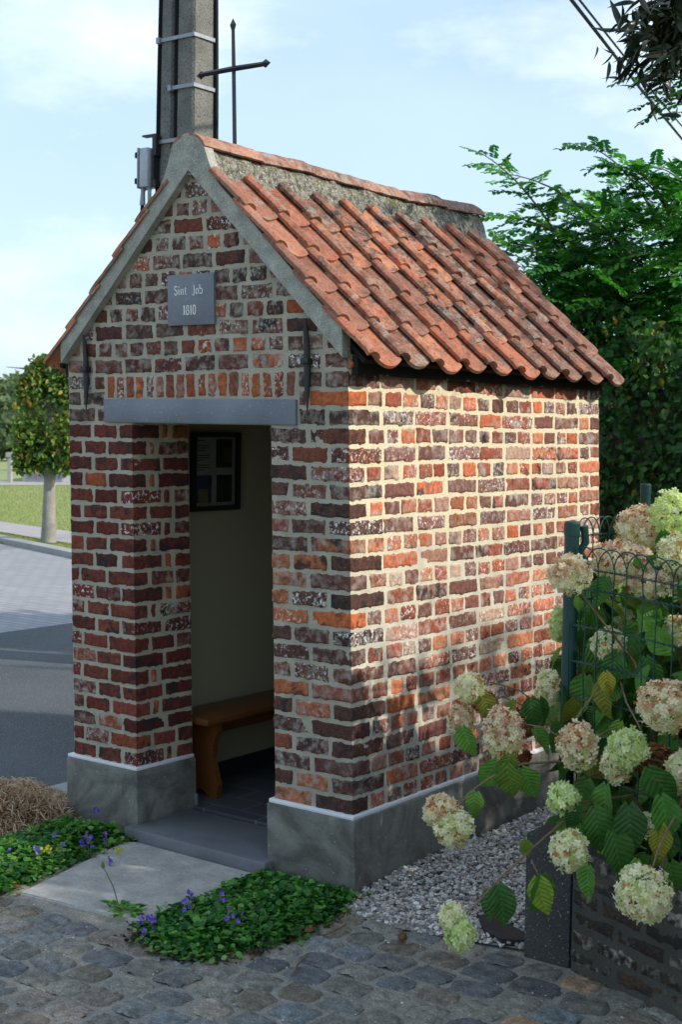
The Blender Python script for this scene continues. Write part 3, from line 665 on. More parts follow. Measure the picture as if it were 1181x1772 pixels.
# pantiles
def tile_profile(s):                 # s across 0..1 : roll on the near side, broad pan beyond
    h = np.where(s < .30, .012+.030*np.sin(PI*np.clip((s+.06)/.36, 0, 1))**.9, 0)
    x = (s-.30)/.70; pan = .012-.020*np.sin(PI*np.clip(x*.93, 0, 1))**.8+.010*np.clip(x-.8, 0, 1)*5*.2
    return np.where(s < .30, h, pan)
def tiles(sg):
    ncol, nrow = 10, 5; colw = (L_+.075)/ncol; y0 = -.052; ex = .207
    V = []; F = []; col = []; soot = []; lime = []; n = 0; ns, nl = 19, 12; TL = .30
    s = np.linspace(0, 1.16, ns)
    for r in range(nrow):
        for c in range(ncol):
            hot = math.exp(-((c-4.2)/2.6)**2)*(.35+.65*(r > 0)); so_ = np.clip(rng.uniform(.1, .7)+hot*rng.uniform(.2, .9)-(.5 if c == 0 else 0), 0, 1)
            cc = .88*cl(*[(202, 114, 76), (190, 100, 66), (172, 98, 72), (154, 90, 70)][rng.choice(4, p=[.3, .3, .2, .2] if c < 6 else [.1, .2, .35, .35])])*rng.uniform(.88, 1.1)
            dt = rng.uniform(-.011, .011); rot = rng.uniform(-.03, .03); lift = rng.uniform(0, .006)
            l = np.linspace(0, 1, nl); S = np.repeat(s[:, None], nl, 1); Lr = np.repeat(l[None], ns, 0)
            edge = np.where(S < .30, .014+.010*np.cos(S/.30*PI), .026*np.abs((S-.68)/.40)**2.2)      # tongue outline of the lower edge
            dist = edge*(1-Lr)**3+Lr*(TL-.0)+dt
            yy = y0+c*colw+S*colw*(1.0)+rot*(dist-.1)+.0015*vn(np.stack([S*3+c*9, Lr*4+r*7, 0*S], -1))
            if r == nrow-1: dist = dist*.86
            up = tile_profile(S)-.003*(S > 1)-.010*(S > 1.0)*(S-1)*6; tilt = .024*(1-dist/TL)+lift
            up = up+tilt+.0012*fbm(np.stack([S*6+c*5., Lr*9+r*3., 0*S], -1), 2)
            up = up-.004*np.clip(1-Lr*12, 0, 1)**2
            d = r*ex+dist
            def topos(u_):
                x = .110-d*.7071+u_*.7071; z = 1.972+d*.7071+u_*.7071
                if sg == -1: x = 2*APX-x+.024; z = z-.012
                return np.stack([x, yy, z], -1).reshape(-1, 3)
            T_ = topos(up+.008); B_ = topos(up-.006)
            idx = np.arange(ns*nl).reshape(ns, nl)+n; m = ns*nl
            q = lambda I: np.stack([I[:-1, :-1], I[1:, :-1], I[1:, 1:], I[:-1, 1:]], -1).reshape(-1, 4)
            F += [q(idx), q(idx+m)[:, ::-1]]
            rim = np.r_[idx[:, 0], idx[-1, 1:], idx[-2::-1, -1], idx[0, -2:0:-1]]; rn = np.roll(rim, -1); F.append(np.stack([rn, rim, rim+m, rn+m], -1))
            V += [T_, B_]; n += 2*m
            col.append(np.tile(cc, (2*m, 1))); soot.append(np.full(2*m, so_)); lime.append(np.full(2*m, rng.uniform(.1, .9)))
    V = shear(np.concatenate(V)); o = mk('roof_tiles', V, np.concatenate(F), MT['tile'], chapel, attrs={'col': np.concatenate(col), 'soot': np.concatenate(soot), 'lime': np.concatenate(lime)})
    smooth_by(o, 50)
    import bmesh
    bm = bmesh.new(); bm.from_mesh(o.data); bmesh.ops.recalc_face_normals(bm, faces=bm.faces[:]); bm.to_mesh(o.data); bm.free()
tiles(1); tiles(-1)
# mortar bed under the ridge and ridge tiles
n_ = 170; ys = np.linspace(-.03, L_+.025, n_); m_ = 34; V = []
sag = lambda y: -.012*np.sin(PI*np.clip(y/L_, 0, 1))+.006*vn(np.stack([y*3.0, y*0+2, y*0], -1))
for j in range(m_):
    f = j/(m_-1)*2-1                  # -1..1 across
    a = abs(f); wd = .138+.012*vn(np.stack([ys*11, ys*0+f, ys*0], -1))
    x = APX+f*wd; z = np.where(a < .55, 2.888-.03*a, 2.8715-(a-.55)/.45*.165)+sag(ys)
    pt = np.stack([x, ys, z+0*ys], -1); V.append(pt)
V = np.stack(V, 1); V[0, :, 2] = 2.76; V[1, :, 1] = V[0, :, 1]+.001; V = V+.009*np.stack([fbm(V*17+k*5, 4) for k in range(3)], -1)*np.clip((V[:, :, 1:2]+.03)*30, 0.05, 1)
idx = np.arange(n_*m_).reshape(n_, m_); Q = np.stack([idx[:-1, :-1], idx[1:, :-1], idx[1:, 1:], idx[:-1, 1:]], -1).reshape(-1, 4)
rim = idx[-1]; Vb = V.reshape(-1, 3); cb = len(Vb); Vb = np.r_[Vb, [[APX, ys[-1], 2.70]]]; T3 = np.array([(rim[i], rim[i+1], cb) for i in range(m_-1)])
mk('ridge_mortar', shear(Vb), [Q, T3], MT['ridge_mortar'], chapel)
nr = 6; yl = np.linspace(-.041, L_+.030, nr+1)
for i in range(nr):
    na, nb = 22, 16; A_, Bl = np.meshgrid(np.linspace(-1, 1, na), np.linspace(0, 1, nb), indexing='ij')
    tl, tr_ = rng.uniform(-.006, .006, 2); yy = yl[i]+Bl*(yl[i+1]-yl[i]+.012)
    R_ = .099+.006*Bl; V = []
    for off in (0, -.011):
        r = R_+off; ang = A_*1.18; x = APX+r*np.sin(ang)*1.06+tl*(Bl-.5); z = 2.826+sag(yy)+r*np.cos(ang)*1.02+tr_*(Bl-.5)*2-.006*(Bl > .95)
        P = np.stack([x, yy+rng.uniform(-.002, .002), z], -1); P = P+.0022*np.stack([fbm(P*22+k*9) for k in range(3)], -1); V.append(P.reshape(-1, 3))
    idx = np.arange(na*nb).reshape(na, nb); q = lambda I: np.stack([I[:-1, :-1], I[1:, :-1], I[1:, 1:], I[:-1, 1:]], -1).reshape(-1, 4); m = na*nb
    rim = np.r_[idx[:, 0], idx[-1, 1:], idx[-2::-1, -1], idx[0, -2:0:-1]]; rn = np.roll(rim, -1)
    V = np.concatenate(V); cc = cl(*[(178, 112, 90), (170, 100, 82), (160, 104, 86)][i % 3])*rng.uniform(.85, 1.05)
    o = mk('ridge_tile', shear(V), np.concatenate([q(idx)[:, ::-1], q(idx+m), np.stack([rn, rim, rim+m, rn+m], -1)]), MT['tile'], chapel, attrs={'col': np.tile(cc, (len(V), 1)), 'soot': np.full(len(V), rng.uniform(.4, .8)), 'lime': np.full(len(V), rng.uniform(.7, 1))})
    smooth_by(o, 45)
# wrought iron cross on the ridge
b = MB(); cx, cy = -.763, .25; zb, zt = 2.90, 3.515
xo = -.862+SH*2.93-cx; cx += xo
b.tube([(cx, cy, zb), (cx, cy, 3.25), (cx-.001, cy, 3.40)], [.0115, .0110, .0095], 4)
b.tube([(cx-.001, cy, 3.385), (cx-.001, cy, 3.405), (cx-.001, cy, 3.425), (cx-.001, cy, 3.452)], [.007, .010, .0175, .001], 4)
zc_ = 3.240
b.tube([(cx-.165, cy-.006, zc_+.002), (cx, cy-.006, zc_+.003), (cx+.165, cy-.006, zc_-.001)], [.0105, .0120, .0105], 4)
for s_ in (-1, 1): b.tube([(cx+s_*.160, cy-.006, zc_), (cx+s_*.168, cy-.006, zc_), (cx+s_*.180, cy-.006, zc_), (cx+s_*.205, cy-.006, zc_)], [.009, .012, .0185, .001], 4)
b.build('roof_cross', MT['iron'], chapel, sheared=True, smooth=False, jig=.0005)
# thin lead flashing cable under the eave
b = MB(); b.tube([(.028, .03, 1.985), (.030, .5, 1.968), (.026, 1.1, 1.972), (.028, 2.0, 1.966)], .005, 6); b.build('eave_cable', MT['cable'], chapel, sheared=True)

# ------------------------------------------------------------ bench and framed picture inside
bench = empty('wooden_bench', (-1.25, .8, .07), 'varnished wooden bench standing against the wall inside the chapel doorway', 'bench')
b = MB(); b.box(-1.338, -1.088, .375, 1.80, .418, .448, ch=.005); b.build('seat', MT['wood'], bench)
def benchleg(y):
    pts = [(-.100, 0), (-.045, 0), (-.02, .028), (.02, .028), (.045, 0), (.100, 0), (.108, .06), (.088, .12), (.072, .18), (.076, .24), (.100, .30), (.104, .348)]
    pts += [(-x, z) for x, z in pts[:5:-1]]
    P = pts[:12]+[(-x, z) for x, z in pts[11:5:-1]]
    import bmesh
    bm = bmesh.new(); vs = [bm.verts.new((-1.215+x, y, .0705+z)) for x, z in P]; f = bm.faces.new(vs)
    r = bmesh.ops.extrude_face_region(bm, geom=[f]); bmesh.ops.translate(bm, vec=(0, .032, 0), verts=[g for g in r['geom'] if isinstance(g, bmesh.types.BMVert)])
    bmesh.ops.triangulate(bm, faces=[f for f in bm.faces if len(f.verts) > 4]); b = MB(); b.bm(bm); return b.build('leg', MT['wood'], bench, smooth=False)
benchleg(.47); benchleg(1.62)
b = MB(); b.box(-1.235, -1.205, .504, 1.618, .34, .416, ch=.003); b.build('stretcher', MT['wood'], bench)
xw = XI0-SH*1.53
pic = empty('framed_picture', (xw, .73, 1.53), 'black framed sheet of text and small photographs hanging on the cream wall above the bench', 'picture')
def pb(name, y0, y1, z0, z1, x0, x1, mat, par=pic): b = MB(); b.box(xw+x0, xw+x1, y0, y1, z0, z1); return b.build(name, mat, par, smooth=False)
Y0, Y1, Z0, Z1 = .570, .905, 1.352, 1.722
b = MB(); fw = .022
for a in ((Y0, Y1, Z0, Z0+fw), (Y0, Y1, Z1-fw, Z1), (Y0, Y0+fw, Z0+fw, Z1-fw), (Y1-fw, Y1, Z0+fw, Z1-fw)): b.box(xw+.008, xw+.032, *a)
b.build('frame', MT['black'], pic, smooth=False); sheet_ = pb('printed_sheet', Y0+fw, Y1-fw, Z0+fw, Z1-fw, .009, .013, MT['paper'])
pb('glass', Y0+fw, Y1-fw, Z0+fw, Z1-fw, .024, .026, MT['glass'])
b = MB()
for i in range(13):
    z = 1.685-i*.0115
    if i in (1, 5, 9): continue
    b.box(xw+.0131, xw+.0136, .605, .605+(.095 if i % 4 else .06), z-.004, z)
b.build('text_lines', MT['ink'], sheet_, smooth=False)
for nm, a in (('photo_print', [('photo_blue', .600, .715, 1.39, 1.52), ('photo_tan', .625, .690, 1.39, 1.455), ('photo_green', .69, .715, 1.47, 1.51)]), ('photo_print', [('photo_green', .745, .860, 1.555, 1.69), ('photo_brown', .80, .86, 1.58, 1.65)]), ('photo_print', [('photo_green', .750, .860, 1.39, 1.52)])):
    for j, (mn, y0, y1, z0, z1) in enumerate(a): pb(nm, y0, y1, z0, z1, .0131+.0004*j, .0134+.0004*j, MT[mn], sheet_)

# ============================================================ GROUND IN FRONT
def inpoly(P, poly):
    x, y = P[:, 0], P[:, 1]; c = np.zeros(len(P), bool); n = len(poly)
    for i in range(n):
        (x0, y0), (x1, y1) = poly[i], poly[(i+1) % n]
        c ^= ((y0 > y) != (y1 > y)) & (x < (x1-x0)*(y-y0)/(y1-y0+1e-12)+x0)
    return c
def pdist(P, poly):
    d = np.full(len(P), 9.); n = len(poly)
    for i in range(n):
        a, b = np.array(poly[i]), np.array(poly[(i+1) % n]); t = np.clip(((P-a)@(b-a))/((b-a)@(b-a)), 0, 1)
        d = np.minimum(d, np.linalg.norm(P-a-t[:, None]*(b-a), axis=1))
    return d
SLAB = [(-.955, -.80), (-.38, -.735), (-.40, -.075), (-1.12, -.075)]
WD = np.array([.945, -.327]); WN = np.array([-.327, -.945]); W0 = np.array([.93, -.122])       # the low wall runs along WD
sheet('joint_bed', [(-4, -5), (3.4, -5), (3.4, -1.02), (.93, -.05), (.62, -.02), (.1, -.08), (-1.85, -.20)], -.002, MT['jointsand'])
V = []; F = []; CC = []; n = 0; a_ = 21; pcols = [lin(128, 131, 132), lin(140, 138, 132), lin(138, 130, 118), lin(112, 116, 122), lin(148, 138, 130), lin(160, 134, 112), lin(124, 132, 140)]
yv = -.20; rr = 0
while yv > -2.7:
    rh = rng.uniform(.106, .128); xv = -3.4+rng.uniform(0, .1)
    while xv < 2.9:
        wv = rng.uniform(.11, .168); cx, cy = xv+wv/2, yv-rh/2+.035*math.sin(xv*1.3+1)+.02*math.sin(xv*3.1)
        xv += wv+rng.uniform(.010, .020); ctr = np.array([[cx, cy]])
        if inpoly(ctr, SLAB)[0] or pdist(ctr, SLAB)[0] < .055: continue
        if (np.array([cx, cy])-W0)@WN < -.03 and cx > .8: continue
        if cx < -1.15 and cy > -.62-.1*(cx+1.15): continue
        u = np.linspace(-1, 1, a_); U, Vv = np.meshgrid(u, u, indexing='ij'); hw, hh = wv/2+.004, rh/2+.001
        sd = rng.uniform(0, 99); k4 = 1+.12*rng.normal(size=4)
        pinch = 1-.10*np.abs(U*Vv)**1.5
        X = U*hw*pinch*(1+.10*vn(np.stack([U*.9+sd, Vv*.9, U*0], -1)))+.10*hw*Vv*k4[0]*rng.uniform(-1, 1); Y = Vv*hh*pinch*(1+.10*vn(np.stack([U*.9+sd, Vv*.9, U*0+7], -1)))+.10*hh*U*rng.uniform(-1, 1)
        e = np.maximum(np.abs(U), np.abs(Vv)); R2 = np.sqrt(U**4+Vv**4)
        Z = .012*(1-.35*(U**2+Vv**2)/2)-.075*np.clip((np.abs(U)**7+np.abs(Vv)**7)**(1/7)-.82+.09*vn(np.stack([U*3.5+sd, Vv*3, U*0+2], -1)), 0, 1)**1.15+.0048*fbm(np.stack([U*2.0+sd, Vv*2.0, U*0], -1), 5)+.0012*vn(np.stack([U*11+sd, Vv*11, U*0], -1))+.0015*rng.normal()+rng.uniform(-.002, .002)*U+rng.uniform(-.002, .002)*Vv-.0045
        ang = .12*math.cos(xv*1.3+1)*.3+rng.uniform(-.05, .05); c, s_ = math.cos(ang), math.sin(ang)
        P = np.stack([cx+X*c-Y*s_, cy+X*s_+Y*c, Z], -1).reshape(-1, 3); idx = np.arange(a_*a_).reshape(a_, a_)+n
        V.append(P); F.append(np.stack([idx[:-1, :-1], idx[1:, :-1], idx[1:, 1:], idx[:-1, 1:]], -1).reshape(-1, 4)); n += a_*a_
        cc = np.array(pcols[rng.choice(7, p=[.22, .26, .18, .12, .10, .04, .08])])*rng.uniform(.85, 1.45)*np.array([1.04, 1, .93]); CC.append(np.tile(cc, (a_*a_, 1)))
    yv -= rh+rng.uniform(.006, .012)
o = mk('cobbled_pavement', np.concatenate(V), np.concatenate(F), MT['cobble'], attrs={'col': np.concatenate(CC)}); o['kind'] = 'structure'
# stone chips: a unit rock, many times
def rocks(P, size, cols, var=.2, flatz=.7):
    import bmesh
    bm = bmesh.new(); bmesh.ops.create_icosphere(bm, subdivisions=1, radius=.5); T = np.array([v.co[:] for v in bm.verts]); Fq = np.array([[v.index for v in f.verts] for f in bm.faces]); bm.free()
    n = len(P); R_ = frames(rnd_dirs(n), rnd_dirs(n)); S_ = rng.uniform(.55, 1.25, (n, 1, 3))
    V = T[None]*S_+.10*rng.normal(size=(n, len(T), 3)); V = np.einsum('nij,nmj->nmi', R_, V)*np.reshape(size, (-1, 1, 1)); V[:, :, 2] *= flatz; V = V+P[:, None]
    F = (Fq[None]+(np.arange(n)*len(T))[:, None, None]).reshape(-1, 3); return V.reshape(-1, 3), [F], np.repeat(colvar(n, cols, var), len(T), 0)
GR = [(.03, -.03), (.06, -.19), (.30, -.215), (.56, -.165), (.80, -.10), (.95, .2), (.95, 2.6), (-.1, 2.6), (-.1, 2.1), (.03, 2.1)]
GCOL = [lin(212, 206, 200), lin(182, 176, 172), lin(228, 223, 218), lin(158, 150, 146), lin(196, 182, 172), lin(240, 236, 230)]
n = 26000; P = np.c_[rng.uniform(-.1, .95, n), rng.uniform(-.24, 2.6, n)]; ed = P[:, 1] > -.12+.02*np.sin(P[:, 0]*17)
keep = inpoly(P, GR) & (rng.random(n) < np.where(P[:, 1] < -.14, .6, 1)); P = P[keep]
hgt = .010+.022*np.clip((P[:, 1]+.2)/.5, 0, 1)+.007*fbm(np.c_[P*5, 0*P[:, 0]])+rng.uniform(-.008, .006, len(P))
P3 = np.c_[P, hgt]; V, F, C = rocks(P3, rng.uniform(.009, .024, len(P)), GCOL)
sheet('gravel_bed', GR, .008, MT['jointsand'])
o = mk('gravel', V, F, MT['gravel'], attrs={'col': C}, smooth=False); tag(o, 'pale grey gravel chips filling the strip beside the chapel wall', 'gravel', kind='stuff')
# stray chips and grit on the cobbles
n = 5200; P = np.c_[rng.uniform(-1.9, 1.9, n), rng.uniform(-1.7, -.2, n)]; den = np.exp(-np.abs(P[:, 0]-.45)*1.6)*np.exp((P[:, 1]+.2)*1.6)*.35+.35
P = P[(rng.random(n) < den) & ~inpoly(P, SLAB)]; V, F, C = rocks(np.c_[P, np.where(rng.random(len(P)) < .9, .0015, .010)], rng.uniform(.003, .011, len(P))*rng.uniform(.4, 1, len(P)), GCOL)
o = mk('loose_chips', V, F, MT['gravel'], attrs={'col': C}, smooth=False); tag(o, 'stray pale stone chips scattered over the cobbles', 'stone chips', kind='stuff')
# slab in front of the door
import bmesh
bm = bmesh.new(); vs = [bm.verts.new((x, y, .010)) for x, y in SLAB]; f = bm.faces.new(vs); r = bmesh.ops.extrude_face_region(bm, geom=[f]); bmesh.ops.translate(bm, vec=(0, 0, -.05), verts=[g for g in r['geom'] if isinstance(g, bmesh.types.BMVert)])
bmesh.ops.recalc_face_normals(bm, faces=bm.faces[:]); bmesh.ops.bevel(bm, geom=bm.edges[:], offset=.005, segments=2, affect='EDGES')
me = D.meshes.new('entrance_slab'); bm.to_mesh(me); bm.free(); me.materials.append(MT['slab']); o = D.objects.new('entrance_slab', me); COL.objects.link(o); o['kind'] = 'structure'

# ------------------------------------------------------------ bellflower clumps
def clump(name, poly, hmax, n, label, leafc, flowers, yellow=()):
    pts = np.array(poly); lo, hi = pts.min(0), pts.max(0)
    e = empty(name, (*pts.mean(0), 0), label, 'plant', 'bellflower clumps beside the entrance slab')
    P = rng.uniform(lo, hi, (n*4, 2)); dd = pdist(P, poly)+.010*vn(np.c_[P*22, P[:, 0]*0]); P = P[inpoly(P, poly) & (dd > 0)][:n]; d = pdist(P, poly)
    hh = hmax*(1-np.exp(-d/.06))*(.75+.35*vn(np.c_[P*9, P[:, 0]*0]))+.006
    lv = rng.random(len(P))**.45; Z = hh*lv; out = np.c_[rng.normal(0, .5, (len(P), 2)), rng.uniform(.1, .9, len(P))]
    size = rng.uniform(.010, .028, len(P))
    T = (np.array([(0, 0, 0), (.52, .12, .10), (.62, .55, .08), (.32, .95, 0), (0, .86, -.03), (-.32, .95, 0), (-.62, .55, .08), (-.52, .12, .10)], float), [np.array([(0, 1, 2, 3), (0, 3, 4, 4)[:3]+(4,), (0, 5, 6, 7)])])
    T = (T[0], [np.array([(0, 1, 2, 3), (0, 5, 6, 7)]), np.array([(0, 3, 4), (0, 4, 5)])])
    dirs = rnd_dirs(len(P)); dirs[:, 2] *= .35
    V, F, C = scatter(*T, np.c_[P, Z], frames(dirs, out+np.array([0, 0, .8])), size, colvar(len(P), leafc, .28))
    o = mk('foliage', V, F, MT['leaf'], e, attrs={'col': C}, smooth=False)
    m_ = 420; ii = rng.integers(0, len(poly), m_); tq = rng.random((m_, 1)); Pe = pts[ii]*(1-tq)+pts[(ii+1) % len(poly)]*tq+rng.normal(0, .022, (m_, 2))
    V, F, C = scatter(*T, np.c_[Pe, rng.uniform(.008, .028, m_)], frames(rnd_dirs(m_)*np.array([1, 1, .3]), rnd_dirs(m_)*.6+np.array([0, 0, 1.])), rng.uniform(.010, .026, m_), colvar(m_, leafc+[lin(140, 176, 90)], .25)); mk('runners', V, F, MT['leaf'], e, attrs={'col': C}, smooth=False)['kind'] = 'stuff'
    b = MB(); b.add(*(lambda q: (q, None, [(0, i, i+1) for i in range(1, len(poly))]+[(0, len(poly), 1)]))(np.r_[[[*pts.mean(0), hmax*.5]], np.c_[pts.mean(0)+(pts-pts.mean(0))*.93, np.full(len(pts), .001)]]))
    b.build('matted_stems', MT['soil'], e, smooth=False)
    for (x, y, z, ns) in flowers:
        b = MB(); b.tube([(x, y, z*.3), (x+.004, y, z*.7), (x, y-.004, z)], .0012, 5); st_ = b.build('stalk', MT['green_stem'], e)
        PP = np.c_[x+rng.normal(0, .010, ns), y+rng.normal(0, .010, ns), z+rng.uniform(-.020, .024, ns)]
        Vs = []; 
        for p in PP:
            ax = rnd_dirs(1)[0]; ax = ax+np.array([.4, -.6, .3]); ax /= np.linalg.norm(ax); u = np.cross(ax, (0, 0, 1)); u /= np.linalg.norm(u); v = np.cross(ax, u)
            for k in range(5): a = k*2*PI/5; Vs.append(np.concatenate([p, math.cos(a)*u+math.sin(a)*v+ax*.7, ax]))
        Vs = np.array(Vs); V2, F2, C2 = scatter(*SMALL, Vs[:, :3], frames(Vs[:, 3:6], Vs[:, 6:]), .0115, colvar(len(Vs), [lin(140, 105, 205), lin(165, 135, 220), lin(120, 85, 190)], .15))
        mk('flower', V2, F2, MT['petal'], e, attrs={'col': C2}, smooth=False)
    for (x, y, z) in yellow:
        m = 14; dirs = rnd_dirs(m)+np.array([0, 0, .7]); V2, F2, C2 = scatter(*SMALL, np.c_[x+rng.normal(0, .010, m), y+rng.normal(0, .010, m), z+rng.normal(0, .006, m)], frames(dirs, rnd_dirs(m)), .014, colvar(m, [lin(210, 205, 40)], .15)); mk('yellow_leaves', V2, F2, MT['leaf'], e, attrs={'col': C2}, smooth=False)
    return e
MT['green_stem'] = flat('green_stem', (.08, .13, .03), .6)
GL = [lin(64, 124, 48), lin(50, 106, 42), lin(88, 150, 60), lin(42, 92, 40), lin(112, 164, 76)]
fz = lambda u, v, z: (*at(u, v, 2, z)[:2], z)
fl = [(*fz(u, v, z), k) for u, v, z, k in ((332, 1548, .11, 5), (322, 1568, .08, 5), (380, 1552, .10, 4), (402, 1583, .10, 5), (250, 1590, .05, 5), (262, 1600, .05, 5), (248, 1612, .04, 4))]
clump('bellflower_clump', [(-.36, -.76), (-.27, -.84), (-.10, -.90), (.04, -.84), (.115, -.60), (.11, -.32), (.075, -.05), (-.02, -.03), (-.20, -.03), (-.375, -.06), (-.40, -.22), (-.36, -.42), (-.39, -.62)], .082, 6500, 'dense bellflower clump with a few violet flowers at the foot of the right door pier', GL, fl)
fl = [(*fz(u, v, z), k) for u, v, z, k in ((165, 1405, .12, 6), (145, 1452, .09, 6), (152, 1458, .09, 5), (106, 1457, .08, 3), (180, 1452, .09, 3), (66, 1475, .07, 3), (15, 1473, .06, 3), (92, 1448, .08, 2), (190, 1487, .03, 3))]
clump('bellflower_clump', [(-1.08, -.07), (-1.17, -.02), (-1.50, -.03), (-1.60, -.12), (-1.50, -.38), (-1.48, -.62), (-1.9, -.78), (-1.9, -1.02), (-1.42, -.95), (-1.00, -.84), (-1.04, -.60), (-1.09, -.36), (-1.13, -.16)], .080, 8800, 'bellflower mat with violet flowers between the dried grass heap and the entrance slab', GL+[lin(120, 160, 60)], fl, [fz(80, 1470, .07), fz(202, 1475, .03)])
# crumbs of dead leaves and soil along the clump edges
n = 1500; ed = np.array([(.115, -.60), (.04, -.84), (-.10, -.90), (-.27, -.86), (-.37, -.76), (.11, -.32), (.08, -.06)]); ed2 = np.array([(-1.0, -.84), (-1.42, -.95), (-1.9, -1.02), (-1.04, -.6), (-1.09, -.36), (-1.13, -.12)])
i0 = rng.integers(0, 4, n); tt = rng.random((n, 1)); Pa = ed[i0]*(1-tt)+ed[i0+1]*tt; i1 = rng.integers(0, 2, n); Pb = ed2[i1]*(1-tt)+ed2[i1+1]*tt; P = np.where(rng.random((n, 1)) < .6, Pa, Pb)+rng.normal(0, .022, (n, 2))
j = rng.random(n) < .15; P[j] = np.array([.11, -.45])+rng.normal(0, 1, (int(j.sum()), 2))*np.array([.02, .16])
V, F, C = scatter(*SMALL, np.c_[P, rng.uniform(.006, .016, n)], frames(rnd_dirs(n)*np.array([1, 1, .3]), rnd_dirs(n)*.6+np.array([0, 0, 1.])), rng.uniform(.006, .022, n)*rng.uniform(.5, 1, n), colvar(n, [lin(92, 66, 46), lin(64, 50, 40), lin(126, 88, 60), lin(60, 92, 40), lin(48, 42, 36)], .25))
o = mk('leaf_litter', V, F, MT['leaf'], attrs={'col': C}, smooth=False); tag(o, 'dark crumbs of dead leaves and soil along the edges of the bellflower clumps', 'leaf litter', kind='stuff')
# dandelion with a bud on a bent stalk
dx, dy = P2(214, 1583); dand = empty('dandelion', (dx, dy, .01), 'small dandelion with one closed bud on a long bent stalk at the slab edge', 'weed')
p0 = at(207, 1575, 2, .02); dd_ = lambda u, v, y: at(u, v, 1, y)
b = MB(); b.tube([(p0[0], p0[1], .005), dd_(203, 1560, p0[1]), dd_(196, 1535, p0[1]), dd_(184, 1510, p0[1]), dd_(179, 1502, p0[1])], .0022, 6); b.build('stalk', MT['green_stem'], dand)
b = MB(); q = dd_(179, 1502, p0[1]); b.tube([q, q+np.array([-.003, 0, .006]), q+np.array([-.004, 0, .014]), q+np.array([-.005, 0, .022])], [.004, .007, .006, .002], 8); b.build('bud', MT['green_stem'], dand)
n = 46; a = rng.uniform(0, 2*PI, n); rad = rng.uniform(0, .05, n); P = np.c_[dx+rad*np.cos(a)*1.4, dy+rad*np.sin(a), rng.uniform(.012, .03, n)]
V, F, C = scatter(*LEAF, P, frames(np.c_[np.cos(a), np.sin(a), rng.uniform(-.1, .8, n)], np.c_[np.zeros((n, 2)), np.ones(n)]), rng.uniform(.02, .045, n), colvar(n, [lin(90, 150, 50), lin(120, 165, 60), lin(70, 130, 45)], .15)); mk('leaves', V, F, MT['leaf'], dand, attrs={'col': C}, smooth=False)
# heap of dried grass
hp_ = empty('dried_grass_heap', (-1.70, -.12, 0), 'heap of dry straw coloured grass beside the road left of the chapel', 'straw heap')
n = 5200; r_ = rng.random(n)**.6; a = rng.uniform(0, 2*PI, n); X = -1.80+.34*r_*np.cos(a)+.10*r_*np.sin(a); Y = -.22+.42*r_*np.sin(a)
Zt = .165*np.clip(1-r_**1.7, 0, 1)*(1+.35*vn(np.c_[X*7, Y*7, X*0])); Z = Zt*rng.random(n)**.35+.006
seg_ = 5; Lh = rng.uniform(.05, .15, n); th = rng.uniform(0, 2*PI, n); cur = rng.normal(0, 1.5, n); V = []
t = np.linspace(-.5, .5, seg_+1)
for tt in t:
    ang = th+cur*tt; px_ = X+np.cos(ang)*Lh*tt; py_ = Y+np.sin(ang)*Lh*tt; rr_ = np.hypot((px_+1.8)/.36, (py_+.22)/.42)
    pz_ = np.maximum(.004, Z-.10*np.clip(rr_-r_, -1, 1)*.9+.02*np.sin(tt*5+th)); wd = .0016
    V.append(np.stack([np.c_[px_-np.sin(ang)*wd, py_+np.cos(ang)*wd, pz_], np.c_[px_+np.sin(ang)*wd, py_-np.cos(ang)*wd, pz_+.0015]], 1))
V = np.stack(V, 1).reshape(n, -1, 3); m = V.shape[1]; Q = np.array([(i*2, i*2+1, i*2+3, i*2+2) for i in range(seg_)]); F = (Q[None]+(np.arange(n)*m)[:, None, None]).reshape(-1, 4)
C = np.repeat(colvar(n, [lin(214, 186, 154), lin(192, 160, 128), lin(228, 206, 176), lin(156, 126, 98)], .2), m, 0); mk('straw', V.reshape(-1, 3), F, MT['leaf'], hp_, attrs={'col': C}, smooth=False)
na = 24; A_, B_ = np.meshgrid(np.linspace(0, 2*PI, na), np.linspace(0, 1, 8), indexing='ij'); Vc = np.stack([-1.80+.31*B_*np.cos(A_)+.1*B_*np.sin(A_), -.22+.38*B_*np.sin(A_), .125*(1-B_**1.7)], -1); idx = np.arange(na*8).reshape(na, 8)
mk('heap_core', Vc.reshape(-1, 3), np.stack([idx[:-1, :-1], idx[:-1, 1:], idx[1:, 1:], idx[1:, :-1]], -1).reshape(-1, 4), MT['soil'], hp_)
# small litter: twig, dead leaves, chestnut husks, slate
def deadleaf(u, v, s_, ang, label, gp='dead leaves lying along the plants'):
    p = at(u, v, 2, .018); V, F, C = scatter(*LEAF, p[None], frames(np.array([[math.cos(ang), math.sin(ang), .25]]), np.array([[.3, -.2, 1.]])), s_, np.array([lin(120, 72, 44)]))
    V = np.r_[V, V-np.array([0, 0, .0015])]; F = [np.r_[F[0], F[0][:, ::-1]+len(V)//2]]; o = mk('dead_leaf', V, F, MT['attr'], attrs={'col': np.r_[C, C]}); tag(o, label, 'dead leaf', gp)
deadleaf(528, 1612, .045, 1.2, 'curled rust brown leaf lying at the right front edge of the right bellflower clump'); deadleaf(300, 1622, .035, .2, 'brown leaf poking from the left edge of the right bellflower clump'); deadleaf(236, 1603, .03, -.6, 'small reddish dead leaf beside the dandelion'); deadleaf(20, 1535, .04, .4, 'dry leaf at the front edge of the left bellflower mat')
